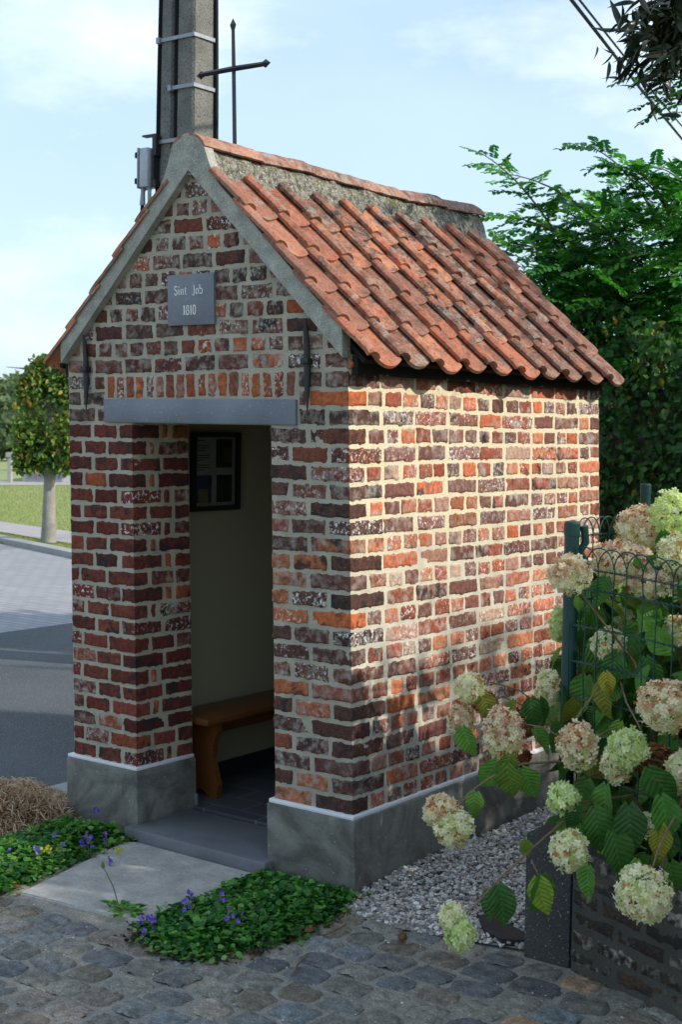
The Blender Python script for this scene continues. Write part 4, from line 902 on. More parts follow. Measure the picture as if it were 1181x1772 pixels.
p = [at(u, v, 2, .018) for u, v in ((505, 1690), (512, 1680), (516, 1668), (530, 1655), (570, 1615), (590, 1600))]; b = MB(); b.tube(p[:4]+[p[3]+np.array([.01, .005, .004])], .004, 6); tag(b.build('twig', MT['stem'], jig=.002), 'short dark crooked twig on the cobbles below the right bellflower clump', 'twig', None)
b = MB(); b.tube([at(560, 1618, 2, .02), at(588, 1606, 2, .022), at(600, 1598, 2, .02), at(592, 1590, 2, .02)], .003, 6); tag(b.build('twig', MT['stem'], jig=.003), 'thin forked twig lying where the gravel meets the chapel plinth', 'twig')
def husk(u, v, r, label):
    p = at(u, v, 2, r*.8+.01); n = 420; dr = rnd_dirs(n); V, F, C = scatter(np.array([(-.05, 0, 0), (.05, 0, 0), (0, 1, 0)]), [np.array([(0, 1, 2)])], p+dr*r*.6, frames(dr+.3*rng.normal(size=(n, 3)), rnd_dirs(n)), r*.65, colvar(n, [lin(150, 105, 52), lin(105, 68, 34)], .25))
    e = empty('chestnut_husk', tuple(p), label, 'husk', 'spiny chestnut husks on the ground'); mk('spines', V, F, MT['leaf'], e, attrs={'col': C}, smooth=False)
    bm = bmesh.new(); bmesh.ops.create_icosphere(bm, subdivisions=2, radius=r*.75)
    for v_ in bm.verts: v_.co = v_.co*(1+.1*math.sin(v_.co.x*200))+mathutils.Vector(p)
    b = MB(); b.bm(bm); b.build('shell', MT['burr'], e)
husk(845, 1412, .030, 'large spiny chestnut husk lying on the gravel by the chapel plinth'); husk(697, 1622, .018, 'small brown spiny husk at the edge of the cobbles')
sp_ = [P2(u, v) for u, v in ((828, 1604), (855, 1600), (880, 1618), (915, 1634), (912, 1645), (868, 1641), (838, 1624))]
bm = bmesh.new(); vs = [bm.verts.new((x, y, .045-.012*i/7)) for i, (x, y) in enumerate(sp_)]; f = bm.faces.new(vs); r = bmesh.ops.extrude_face_region(bm, geom=[f]); bmesh.ops.translate(bm, vec=(0, .004, -.028), verts=[g for g in r['geom'] if isinstance(g, bmesh.types.BMVert)])
bmesh.ops.recalc_face_normals(bm, faces=bm.faces[:]); bmesh.ops.bevel(bm, geom=bm.edges[:], offset=.004, segments=1, affect='EDGES')
me = D.meshes.new('slate_piece'); bm.to_mesh(me); bm.free(); me.materials.append(MT['slate']); o = D.objects.new('slate_piece', me); COL.objects.link(o); tag(o, 'broken piece of black slate lying in the gravel beside the low wall post', 'slate')

# ============================================================ LOW GARDEN WALL AND FENCE
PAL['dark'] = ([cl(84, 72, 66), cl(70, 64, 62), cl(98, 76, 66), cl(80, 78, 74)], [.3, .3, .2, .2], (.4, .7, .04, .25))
wall = empty('garden_wall', (1.2, -.2, 0), 'low dark weathered brick garden wall with a concrete end post under the hydrangea', 'wall')
wp = Panel((W0[0]+.055, W0[1]-.02, 0), (*WD, 0), (*WN, 0)); HW = .40
for k in range(-1, 6):
    t0, t1 = .022+k*.064, .022+k*.064+.050; x = -.07 if k % 2 else 0.0
    while x < 2.0:
        w_ = (.19 if k % 2 == 0 else .18)+J(.01); wp.brick(max(x, 0), x+w_, max(t0, -.03), t1, mkcol('dark'), hp=.002, res=.008); x += w_+.014
for i in range(16): wp.brick(i*.125, i*.125+.112, HW-.012-.004, HW-.004+.0, mkcol('dark'), hp=.003, res=.009)
wp.mortar(0, 2.1, -.04, HW)
v = np.concatenate(wp.V); A = {k: np.concatenate(a) for k, a in wp.A.items()}
mk('brick_face', v, np.concatenate(wp.F), [MT['brick'], MT['lowmortar']], wall, mi=np.concatenate(wp.mi), attrs=A)
def wbox(b, s0, s1, d0, d1, z0, z1):  # along the wall, depth behind its face
    o0 = np.array([W0[0]+.055, W0[1]-.02]); V = []
    for s_ in (s0, s1):
        for d in (d0, d1):
            for z in (z0, z1): V.append((*(o0+WD*s_-WN*d), z))
    b.add(V, [(0, 1, 3, 2), (4, 6, 7, 5), (0, 4, 5, 1), (2, 3, 7, 6), (0, 2, 6, 4), (1, 5, 7, 3)])
b = MB(); wbox(b, .0, 2.1, .004, .11, -.03, HW); b.build('wall_core', MT['lowmortar'], wall, smooth=False)
b = MB(); b.box(.805, .985-.012, -.135, .02, -.04, .418, ch=.007); 
wpo = b.build('end_post', MT['concretepost'], wall, jig=.0018)
sheet('planting_bed', [(.97, -.02), (2.9, -.68), (3.8, 3.2), (.95, 3.2)], .30, MT['soil'])
FX, FY = .872, .012
fence = empty('wire_fence', (FX, FY, .4), 'dark green coated wire mesh fence with arched top and a round corner post', 'fence')
def post(par, x, y, z0, z1, r=.0255):
    b = MB(); b.tube([(x, y, z0), (x, y, z1)], r, 20); o = b.build('post', MT['green'], par); b = MB(); b.tube([(x, y, z1-.045), (x, y, z1-.004), (x, y, z1+.003)], [r+.0022, r+.0022, r-.004], 20); b.build('post_cap', MT['green'], o); return o
post(fence, FX, FY, .30, 1.452)
b = MB(); b.tube([(FX+.034, FY+.020, 1.44), (FX+.036, FY+.030, 1.385), tuple(at(1004, 955, 0, FX+.02)), tuple(at(1040, 1020, 0, FX+.02)), tuple(at(1075, 1105, 0, FX+.02))], .0135, 10); b.build('brace', MT['green'], fence)
def mesh_panel(par, o0, d, n, ztop, z0, dz, name='mesh_panel', horiz=None):
    """twisted wire mesh: verticals every dz run up into arches that interlock two by two"""
    b = MB(); d = np.array(d, float); d /= np.linalg.norm(d); nn = np.array([-d[1], d[0]])
    P = lambda s_, z, o=0: (*(np.array(o0)+d*s_+nn*o), z+zsag(s_))
    zsag = lambda s_: -.020*s_+.004*math.sin(s_*9)
    for i in range(n):
        s0 = i*dz; s1 = s0+dz*2; R_ = (s1-s0)/2; zc = ztop-R_*1.05; off = .004*(1 if i % 2 else -1)
        pts = [P(s0+.004*math.sin(z*23+i), z, off) for z in np.linspace(z0, zc, 9)]
        pts += [P(s0+R_-R_*math.cos(a), zc+R_*1.05*math.sin(a), off) for a in np.linspace(.2, PI-.2, 9)]
        if True: pts += [P(s1, zc, off)]
        b.tube(pts, .0024, 5, cap=False)
    for z in horiz:
        for ph in (0, PI):
            pts = [(*(np.array(o0)+d*s_+nn*.0028*math.cos(s_*150+ph)), z+zsag(s_)+.0028*math.sin(s_*150+ph)) for s_ in np.linspace(0, n*dz+dz, int((n*dz)/.007))]
            b.tube(pts, .0021, 4, cap=False)
    return b.build(name, MT['green'], par)
hz = [1.30, 1.235, 1.11, .99, .87, .75, .62, .5]
mesh_panel(fence, (FX+.012, FY-.022), (.955, -.295), 15, 1.375, .42, .062, horiz=hz)
mesh_panel(fence, (FX-.006, FY+.03), (.06, 1.0), 34, 1.462, .42, .058, horiz=[1.40, 1.30, 1.18, 1.05, .92, .79, .66])
px_, py_ = at(1119, 840, 1, 2.25)[:2]; post(fence, px_, py_, .3, at(1119, 838, 1, 2.25)[2])

# ============================================================ UTILITY POLE AND WIRES
PX, PY = -3.90, 3.2
pole = empty('utility_pole', (PX, PY, 0), 'tall grey concrete utility pole with cables and metal straps behind the chapel', 'pole')
b = MB(); zz = np.linspace(0, 7.9, 24); w0, w1, dp = .400, .27, .62
prof = [(-.5, -.5), (-.42, -.56), (-.18, -.56), (-.13, -.30), (-.02, -.30), (.03, -.56), (.44, -.56), (.5, -.5), (.5, .5), (-.5, .5)]
V = []
for z in zz:
    wz = w0+(w1-w0)*z/7.9
    for x, y in prof: V.append((PX+x*wz, PY+y*wz*dp, z))
n = len(prof); b.add(V, [(i*n+j, i*n+(j+1) % n, (i+1)*n+(j+1) % n, (i+1)*n+j) for i in range(23) for j in range(n)])
b.add([(PX+x*w1*.9, PY+y*w1*dp*.9, 7.92) for x, y in prof], None, None); b.build('shaft', MT['pole'], pole, smooth=False, jig=.002)
wz_ = lambda z: w0+(w1-w0)*z/7.9
def vcable(fx, fy, r, z0=2.2, z1=7.9, wob=.004, nm='cable'):
    b = MB(); b.tube([(PX+fx*wz_(z)+wob*math.sin(z*2.3+fx*9), PY+fy*wz_(z)*dp, z) for z in np.linspace(z0, z1, 26)], r, 8); b.build(nm, MT['cable'], pole)
vcable(-.545, -.50, .017); vcable(-.60, -.42, .011); vcable(-.075, -.42, .020); vcable(.525, .50, .017)
for v_ in (62, 149, 240, -20):
    z = at(320, v_, 1, PY-.12)[2]; wz = wz_(z); b = MB(); zt_ = .013
    ring = [(-.53, -.6), (.52, -.6), (.53, .5), (-.53, .52)] if v_ != 149 else [(-.16, -.62), (.52, -.6), (.53, .5), (-.53, .52)]
    P0 = [(PX+x*wz, PY+y*wz*dp) for x, y in ring]; P1 = [(PX+x*1.03*wz, PY+y*1.05*wz*dp) for x, y in ring]
    V = [(x, y, zz_) for (x, y) in P0 for zz_ in (z-zt_, z+zt_)]+[(x, y, zz_) for (x, y) in P1 for zz_ in (z-zt_, z+zt_)]; m = 4; Q = []
    for i in range(m if v_ != 149 else 3):
        j = (i+1) % m; Q += [(8+2*i, 8+2*j, 9+2*j, 9+2*i), (2*i+1, 9+2*i, 9+2*j, 2*j+1), (2*i, 2*j, 8+2*j, 8+2*i)]
    b.add(V, Q)
    b.box(PX+ring[0][0]*wz-.012, PX+ring[0][0]*wz+.02, PY-.66*wz*dp-.01, PY-.5*wz*dp, z-.022, z+.022, ch=.003)
    b.build('strap', MT['steel'], pole, smooth=False)
bx, by = PX-.245, PY-.14
zt_, zb_ = at(262, 257, 1, by)[2], at(262, 325, 1, by)[2]
b = MB(); b.box(bx-.040, bx+.045, by-.06, by+.06, zb_, zt_, ch=.010); jb = b.build('junction_box', MT['boxgrey'], pole)
b = MB(); b.box(bx-.058, bx-.044, by-.064, by+.064, zb_-.006, zt_+.004, ch=.005); b.build('box_lid', MT['steel'], jb)
for z in (zt_-.045, zb_+.05):
    b = MB(); b.box(bx-.092, bx-.040, by-.055, by-.025, z-.022, z+.022, ch=.009); b.build('latch', MT['cable'], jb)
b = MB(); b.box(bx+.06, PX-.44*wz_(3.7), by-.03, by+.04, zt_-.06, zt_+.085, ch=.003); b.box(bx-.05, bx+.08, by-.02, by+.03, zt_+.085, zt_+.098); b.box(bx+.06, PX-.44*wz_(3.5), by-.03, by+.04, zb_+.0, zb_+.05, ch=.003); b.box(bx+.0601, bx+.075, by-.029, by+.039, zb_+.04, zt_-.05); b.build('mounting_bracket', MT['iron'], pole, smooth=False)
b = MB(); b.tube([(bx-.03, by-.02, zb_), (bx-.035, by-.02, zb_-.03), (bx-.04, by-.02, zb_-.12)], [.022, .016, .022], 10); b.tube([(bx+.03, by-.02, zb_), (bx+.03, by-.02, zb_-.13)], .014, 8); b.build('cable_gland', MT['steel'], jb)
b = MB(); b.tube([(bx-.04, by-.02, zb_-.12), (bx-.05, by-.02, zb_-.25), (bx+.02, by, zb_-.5), (PX-.2, PY-.1, zb_-.7)], .013, 8); b.build('cable', MT['cable'], pole)
for (u0, u1, r_, lb) in ((990, 1181, .017, 'thicker left one of two black overhead wires crossing the sky at upper right'), (1004, 1187, .011, 'thinner right one of two black overhead wires crossing the sky at upper right')):
    a0 = np.array([PX+.1, PY, 7.6+(0 if r_ > .014 else .12)]); vv = {990: 240, 1004: 218}[u0]
    q1 = atd(u0, 0, 12.5); q2 = atd(1181, vv, 20.5); dq = (q2-q1)/np.linalg.norm(q2-q1)
    pts = [q1-dq*(np.linalg.norm(q1-a0)), q1-dq*1.5, q1, q1*.5+q2*.5-np.array([0, 0, .02]), q2, q2+dq*12]
    b = MB(); b.tube(pts, r_, 6); tag(b.build('overhead_wire', MT['cable']), lb, 'wire', 'overhead wires')

# ============================================================ LEFT BACKGROUND
tp = at(84, 938, 2, .02); TD = np.linalg.norm(tp-CAM); S1 = TD/FPX    # metres per photo pixel there
lime = empty('lime_tree', tuple(tp), 'small clipped lime tree with a square green crown standing on the grass verge', 'tree')
rgt = _R; zt = lambda v: (938-v)*S1+.02
b = MB(); b.tube([tp, tp+np.array([0, 0, zt(900)]), tp+np.array([.0, 0, zt(850)]), tp+rgt*.02+np.array([0, 0, zt(800)]), tp+rgt*.01+np.array([0, 0, zt(700)]), tp+np.array([0, 0, zt(650)])], [.115, .095, .085, .08, .05, .02], 12)
for i in range(12):
    z = zt(800)+i*.11; s_ = (-1)**i; b.tube([tp+np.array([0, 0, z]), tp+rgt*s_*.25+np.array([0, 0, z+.08]), tp+rgt*s_*.55+np.array([0, .1*math.sin(i), z+.1])], [.028, .018, .006], 6)
b.build('trunk', MT['barklight'], lime, jig=.006)
n = 13000; cxo = .0; hw = .43; zb0, zt0 = zt(815), zt(632)
Pq = rng.uniform(-1, 1, (n, 3)); k6 = np.sign(Pq)*np.abs(Pq)**.55; ux, uy, uz = k6.T
zc0 = (zb0+zt0)/2; hz0 = (zt0-zb0)/2
round_ = np.where(uz > -.05, np.sqrt(np.clip(1-(np.abs(uz+.05)/1.06)**2.4, .02, 1)), 1)*(1-.10*np.clip(-uz, 0, 1)**3)
fw_ = np.array([_F[0], _F[1], 0]); fw_ /= np.linalg.norm(fw_)
P = tp[None]+rgt[None]*((ux*hw*round_)+cxo)[:, None]+fw_[None]*(uy*hw*round_)[:, None]+np.array([0, 0, 1.])*(zc0+uz*hz0+.03*rng.normal(size=n))[:, None]+.015*rng.normal(size=(n, 3))
outd = P-(tp+np.array([0, 0, zc0])); V, F, C = scatter(*LEAF, P, frames(rnd_dirs(n)+np.array([0, 0, -.6]), outd+.6*rnd_dirs(n)), rng.uniform(.055, .10, n), colvar(n, [lin(92, 128, 54), lin(118, 146, 62), lin(70, 102, 46), lin(168, 160, 70), lin(120, 104, 60), lin(176, 130, 60)], .25, [.36, .28, .24, .05, .05, .02]))
mk('crown', V, F, MT['leaf'], lime, attrs={'col': C}, smooth=False)
sp0 = at(76, 936, 2, .02); b = MB(); b.tube([sp0, sp0+rgt*.05+np.array([0, 0, zt(812)])], .036, 10); tag(b.build('tree_stake', MT['bark']), 'dark wooden stake leaning beside the trunk of the clipped lime tree', 'stake')
# far lawn edge: pale building, gate post, shrubs
def fpos(u, v, d): return atd(u, v, d)
d_ = 42.; s2 = d_/FPX; gpz = at(30, 836, 2, 0)
b0 = at(85, 834, 2, 0.); dB = np.linalg.norm(b0-CAM); sB = dB/FPX
far = empty('farm_outbuilding', tuple(b0), 'pale low outbuilding seen under the lime tree crown beyond the lawn', 'building')
def fbox(nm, c, hw_, hd, z0, z1, mat, par): 
    b = MB(); V = [tuple(c+rgt*sx*hw_+fw_*(hd+sy*hd)+np.array([0, 0, z])) for sx in (-1, 1) for sy in (-1, 1) for z in (z0, z1)]
    b.add(V, [(0, 1, 3, 2), (4, 6, 7, 5), (0, 4, 5, 1), (2, 3, 7, 6), (0, 2, 6, 4), (1, 5, 7, 3)]); return b.build(nm, mat, par, smooth=False)
b0 = b0*1.0; fbox('wall', b0, 46*sB, 2.0, 0, 24*sB, MT['house'], far)
for k in (-30, -8, 14): fbox('door', b0+rgt*k*sB-fw_*.05, 8*sB, .03, 0, 18*sB, MT['steel'], far)
fbox('roof', b0-fw_*.2, 49*sB, 2.2, 24.2*sB, 29*sB, MT['farroof'], far)
g0 = at(15, 835, 2, 0); gp = empty('gate_post', tuple(g0), 'slim pale gate post with a cap at the far edge of the lawn', 'post'); fbox('shaft', g0, 3.0*sB, .12, 0, 42*sB, MT['kerb'], gp); fbox('cap', g0-fw_*.05, 5.0*sB, .18, 42.3*sB, 50*sB, MT['kerb'], gp)
def leafmass(name, c, rad, n, size, cols, label, cat, group=None, par=None, T=LEAF, kind=None, trunk=True, lump=.35, mat='leaf', p=None):
    e = empty(name, tuple(c-np.array([0, 0, rad[2]])), label, cat, group) if par is None else par
    m = 26; L_c = rnd_dirs(m)*np.array(rad)*.72*rng.random((m, 1))**.4+c; k = rng.integers(0, m, n); P = L_c[k]+rnd_dirs(n)*rng.random((n, 1))**.45*np.array(rad)*lump
    P = P[P[:, 2] > .02]; n = len(P); V, F, C = scatter(*T, P, frames(rnd_dirs(n)+np.array([0, 0, -.3]), rnd_dirs(n)+np.array([0, 0, .8])), size*rng.uniform(.6, 1.3, n), colvar(n, cols, .25, p))
    mk('crown', V, F, MT[mat], e, attrs={'col': C}, smooth=False)
    if trunk: b = MB(); q = np.array([c[0], c[1], 0]); b.tube([q, q+np.array([.05, 0, c[2]*.5]), c], [rad[0]*.09, rad[0]*.07, rad[0]*.03], 8); b.build('trunk', MT['bark'], e)
    return e
dist_g = [lin(92, 112, 74), lin(76, 96, 66), lin(112, 126, 84)]
for i, (u, v, d, rx, rz) in enumerate([(-12, 800, 70, 2.2, 1.6), (16, 806, 64, 1.5, 1.0), (62, 826, 52, .5, .35), (-5, 780, 120, 4.5, 3.0), (40, 778, 130, 5, 3.5), (80, 772, 140, 5.0, 4.0), (22, 765, 210, 9, 5)]):
    c = fpos(u, v, d); c[2] = max(c[2], rz*.9); leafmass('far_tree' if d > 60 else 'shrub', c, (rx, rx, rz), 1500, .05*d/9, dist_g, ['rounded olive green tree at the left photo edge beyond the lawn', 'low green bush behind the pale gate post', 'small shrub beside the pale outbuilding under the crown', 'distant tree left of the gate post', 'distant tree behind the gate post', 'distant tree hidden behind the clipped lime crown', 'farthest tree below the hills'][i], 'tree' if d > 60 else 'shrub', 'trees beyond the lawn' if d > 60 else None)

# ============================================================ RIGHT BACKGROUND TREES
GREENS = [lin(80, 146, 56), lin(60, 122, 50), lin(104, 168, 66), lin(46, 100, 46)]
rob = empty('robinia_tree', (-1.0, 6.3, 0), 'feathery bright green robinia tree behind the chapel roof with arching sprays against the sky', 'tree')
b = MB(); base_ = np.array([-.7, 6.6, 0]); b.tube([base_, base_+np.array([.05, 0, 1.4]), base_+np.array([-.1, -.2, 2.6]), base_+np.array([0, -.3, 3.6])], [.12, .10, .07, .02], 10)
sprays = []
def spray(p0, p1, sag_=.12, r=.012, nl=26, ls=.30, spread=1.0):
    p0, p1 = np.array(p0), np.array(p1); t = np.linspace(0, 1, 9)[:, None]; pts = p0*(1-t)+p1*t+np.array([0, 0, 1.])*(4*t*(1-t))*sag_; b.tube(pts, np.linspace(r, r*.25, 9), 5)
    for i in range(nl):
        f = .12+.88*(i+rng.random()*.6)/nl; q = p0*(1-f)+p1*f+np.array([0, 0, 4*f*(1-f)*sag_]); ax = (p1-p0)/np.linalg.norm(p1-p0)
        sd = np.cross(ax, (0, 0, 1)); sd /= np.linalg.norm(sd); dr = sd*((-1)**i)*rng.uniform(.5, 1.0)*spread+ax*rng.uniform(.3, .9)+np.array([0, 0, rng.uniform(-.35, .15)]); sprays.append(np.concatenate([q, dr, [ls*rng.uniform(.75, 1.15)*(1-.25*f)]]))
D1 = 10.4
for (u0, v0, u1, v1, d0, d1, k) in [(1000, 470, 828, 262, 10.4, 10.0, 18), (1080, 430, 868, 300, 10.6, 10.0, 18), (1150, 400, 1010, 250, 10.6, 10.2, 16), (1170, 380, 1060, 290, 10.4, 10.2, 14), (1060, 480, 842, 372, 10.6, 9.9, 18), (1080, 520, 850, 420, 10.6, 9.9, 20), (1100, 540, 880, 475, 10.6, 10.0, 18), (1130, 480, 930, 360, 10.4, 10.1, 18), (1181, 420, 1085, 300, 10.5, 10.2, 16), (1230, 400, 1130, 290, 10.5, 10.2, 18), (1120, 560, 940, 520, 10.5, 10.1, 16), (1100, 600, 975, 575, 10.5, 10.2, 12)]:
    spray(atd(u0, v0, d0), atd(u1, v1, d1), nl=k)
b.build('trunk', MT['bark'], rob)
for i in range(520):                       # body of the crown
    u, v = rng.uniform(880, 1330), rng.uniform(300, 700)
    lim = 330+max(0, (1040-u))*1.15
    if v < lim+rng.uniform(-10, 50): continue
    q = atd(u, v, rng.uniform(9.9, 11.6)); 
    for j in range(5): sprays.append(np.concatenate([q+rng.normal(0, .12, 3), rnd_dirs(1)[0]*np.array([1, 1, .45])+np.array([-.5, -.3, .12]), [.27*rng.uniform(.8, 1.2)]]))
sprays = np.array(sprays); parts = []
kk = rng.integers(0, 3, len(sprays))
for j in range(3):
    q = sprays[kk == j]; n = len(q); V, F, C = scatter(*PINN[j], q[:, :3], frames(q[:, 3:6], rnd_dirs(n)*.45+np.array([.15, -.25, .9])), q[:, 6], colvar(n, GREENS, .2)); parts.append((V, F, C))
V, F, C = join(parts); mk('crown', V, F, MT['leaf'], rob, attrs={'col': C}, smooth=False)
# another robinia spray hanging in at the upper right edge
sp2 = empty('robinia_tree', (1.6, 5.2, 0), 'second robinia with pale green sprays reaching in at the right edge below the chestnut, plus an added unseen crown that shades the cobbles', 'tree'); sprays = []; b = MB()
b.tube([(1.8, 5.4, 0), (1.6, 5.2, 2.5), (1.2, 4.6, 4.2)], [.10, .08, .03], 8)
for (u0, v0, u1, v1, k) in [(1230, 160, 1095, 135, 9), (1240, 200, 1130, 178, 8), (1260, 150, 1140, 120, 8)]: spray(atd(u0, v0, 8.0), atd(u1, v1, 7.8), .05, .008, k, .24)
b.tube([(1.7, 5.3, 1.2), (3.2, 3.2, 2.6), (4.5, .6, 3.6)], [.06, .05, .02], 6); b.build('trunk', MT['bark'], sp2)
for i in range(620): q_ = np.array([4.7, -.1, 3.95])+rnd_dirs(1)[0]*rng.random()**.4*np.array([.8, 1.15, .95]); sprays.append(np.concatenate([q_, rnd_dirs(1)[0], [rng.uniform(.22, .32)]]))  # unseen leaf mass added outside the view to shade the cobbles
sprays = np.array(sprays); n = len(sprays); V, F, C = scatter(*PINN[0], sprays[:, :3], frames(sprays[:, 3:6], rnd_dirs(n)*.5+np.array([0, -.3, .9])), sprays[:, 6], colvar(n, GREENS, .15)); mk('crown', V, F, MT['leaf'], sp2, attrs={'col': C}, smooth=False)
# dense dark hedge behind
hedge = empty('ivy_hedge', (0, 4.6, 0), 'tall dense dark green ivy hedge behind the chapel and the wire fence', 'hedge')
n = 30000; X = rng.uniform(-1.75, 2.6, n); Z = rng.uniform(0, 1, n)**.9; top = 2.62+.22*np.sin(X*2.1)+.12*np.sin(X*5.3)+.25*vn(np.c_[X*3, X*0, X*0]); Z = Z*top
Yf = 4.35+.16*vn(np.c_[X*2.5, Z*2.5, X*0])+.35*np.clip(Z-1.9, 0, 1)+rng.random(n)**2*.5-.05*rng.normal(size=n)
P = np.c_[X, Yf, Z]; V, F, C = scatter(*LEAF, P, frames(rnd_dirs(n)+np.array([0, -.3, -.9]), rnd_dirs(n)*.8+np.array([0, -1, .4])), rng.uniform(.035, .075, n), colvar(n, [lin(58, 104, 44), lin(44, 82, 38), lin(88, 130, 54), lin(166, 156, 60), lin(134, 80, 50)], .3, [.42, .38, .15, .03, .02]))
mk('foliage', V, F, MT['leaf'], hedge, attrs={'col': C}, smooth=False)
gx, gz = np.meshgrid(np.linspace(-1.7, 2.6, 44), np.linspace(0, 2.35, 26), indexing='ij'); gy = 4.62+.10*vn(np.stack([gx*3, gz*3, 0*gx], -1))+.25*np.clip(gz-1.7, 0, 1); idx = np.arange(44*26).reshape(44, 26)
f_ = np.stack([idx[:-1, :-1], idx[1:, :-1], idx[1:, 1:], idx[:-1, 1:]], -1).reshape(-1, 4); Vv = np.stack([gx, gy, gz], -1).reshape(-1, 3); Vv = np.r_[Vv, Vv+np.array([0, .5, 0])]
mk('inner_branches_or_filling', Vv, np.r_[f_, f_+44*26], MT['bark'], hedge)
# sweet chestnut reaching over from the right
ch = empty('chestnut_tree', (2.3, 3.6, 0), 'sweet chestnut with long dark drooping leaves reaching in at the top right corner', 'tree'); b = MB()
b.tube([(2.5, 3.7, 0), (2.4, 3.6, 1.5), (2.3, 3.5, 3.0), (2.1, 3.3, 4.6), (1.9, 3.1, 5.8)], [.17, .15, .12, .09, .03], 12)
lp = []
def chbranch(a, c, n_, sp=.16):
    a, c = np.array(a), np.array(c); b.tube([a, a*.5+c*.5+np.array([0, 0, .1]), c], [.03, .018, .005], 6)
    for i in range(n_):
        f = rng.uniform(.25, 1.05); q = a*(1-f)+c*f+rng.normal(0, sp, 3); lp.append(np.concatenate([q, rnd_dirs(1)[0]*.8+np.array([-.35, -.25, -.55]), [rng.uniform(.13, .21)]]))
for (u, v, d, k) in [(1120, 50, 7.2, 30), (1150, 95, 7.1, 34), (1165, 30, 7.3, 46), (1100, 85, 7.2, 9), (1160, 130, 7.2, 20), (1185, 60, 7.3, 60), (1190, 5, 7.3, 60), (1130, 5, 7.4, 16)]:
    chbranch((2.0, 3.2, 4.6), atd(u, v, d), 0); tgt = atd(u, v, d)
    for i in range(int(k*1.9)): lp.append(np.concatenate([tgt+rng.normal(0, .072, 3), rnd_dirs(1)[0]*.75+np.array([-.45, -.3, -.35]), [rng.uniform(.09, .145)]]))
for i in range(26):
    a = rng.uniform(0, 2*PI); t_ = np.array([2.1, 3.3, 5.0])+np.array([math.cos(a)*rng.uniform(.7, 1.3), math.sin(a)*rng.uniform(.7, 1.3), rng.uniform(-.6, 1.3)])
    chbranch((2.1, 3.3, 4.4+rng.uniform(-.5, 1.2)), t_, 26, .25)
b.build('trunk', MT['bark'], ch, jig=.01); lp = np.array(lp); n = len(lp); V, F, C = scatter(*LONGLEAF, lp[:, :3], frames(lp[:, 3:6], rnd_dirs(n)+np.array([0, 0, .6])), lp[:, 6]*1.0, colvar(n, [lin(34, 50, 28), lin(30, 44, 26), lin(54, 54, 36)], .25)); mk('crown', V, F, MT['leaf_thick'], ch, attrs={'col': C}, smooth=False)
# tall unseen hedge added on the right to shade the side wall, its ragged top lets the sun through in patches
th_ = empty('shade_hedge', (4.4, 1.6, 0), 'added unseen laurel hedge to the right that shades the lower side wall', 'hedge')
n = 26000; Y = rng.uniform(-1.6, 5.0, n); X = 4.4+rng.uniform(-.35, .35, n); top = 3.22+.10*np.sin(Y*3.1)+.16*vn(np.c_[Y*4, Y*0, Y*0]); Z = rng.random(n)*1.0
Z = top*np.where(rng.random(n) < .85, Z**.9*.92, Z**.5*1.16)
P = np.c_[X, Y, Z]; V, F, C = scatter(*LEAF, P, frames(rnd_dirs(n), rnd_dirs(n)), rng.uniform(.08, .15, n), colvar(n, [lin(50, 92, 40), lin(66, 110, 44)], .25)); mk('foliage', V, F, MT['leaf_thick'], th_, attrs={'col': C}, smooth=False)
b = MB(); b.box(4.28, 4.52, -1.6, 5.0, 0, 2.45); b.build('inner_branches_or_filling', MT['bark'], th_, smooth=False)  # solid filling of the added hedge, stops the sun

# ============================================================ HYDRANGEA
hyd = empty('hydrangea_bush', (1.35, .45, .3), 'large panicle hydrangea full of cream and dried pink flower heads leaning over the fence', 'shrub')
FLO = []; TF = 4
_T = []; _Q = []
for k in range(4):
    a = k*PI/2; c, s_ = math.cos(a), math.sin(a)
    for (x, y, z) in [(0, .05, 0), (.34, .42, .10), (.20, .92, .16), (-.20, .92, .16), (-.34, .42, .10)]: _T.append((x*c-y*s_, x*s_+y*c, z))
    o_ = k*5; _Q.append((o_, o_+1, o_+2, o_+3)); _Q.append((o_, o_+3, o_+4, o_+4))
FT = np.array(_T)[:, [0, 2, 1]]*np.array([1, 1, 1]); FT = np.array([(x, z, y) for x, z, y in zip(FT[:, 0], FT[:, 2], FT[:, 1])])
FT = np.array([(p[0], p[2], p[1]) for p in _T])     # petals lie across; +Y is the outward axis
FQ = [np.array([q for q in _Q if len(set(q)) == 4]), np.array([q[:3] for q in _Q if len(set(q)) == 3])]
HC = {'tan': ([lin(228, 208, 180), lin(234, 222, 186), lin(212, 170, 138), lin(176, 116, 72), lin(240, 234, 204)], [.28, .24, .2, .1, .18]),
      'pink': ([lin(232, 206, 190), lin(238, 222, 196), lin(210, 168, 142), lin(176, 106, 66), lin(226, 228, 184)], [.3, .25, .18, .09, .18]),
      'cream': ([lin(240, 238, 208), lin(234, 232, 192), lin(244, 234, 212), lin(188, 128, 78), lin(198, 204, 140)], [.34, .28, .16, .05, .17]),
      'green': ([lin(214, 226, 166), lin(202, 216, 146), lin(228, 232, 190)], [.4, .35, .25]),
      'brown': ([lin(150, 98, 60), lin(176, 124, 82), lin(120, 78, 50)], [.4, .3, .3])}
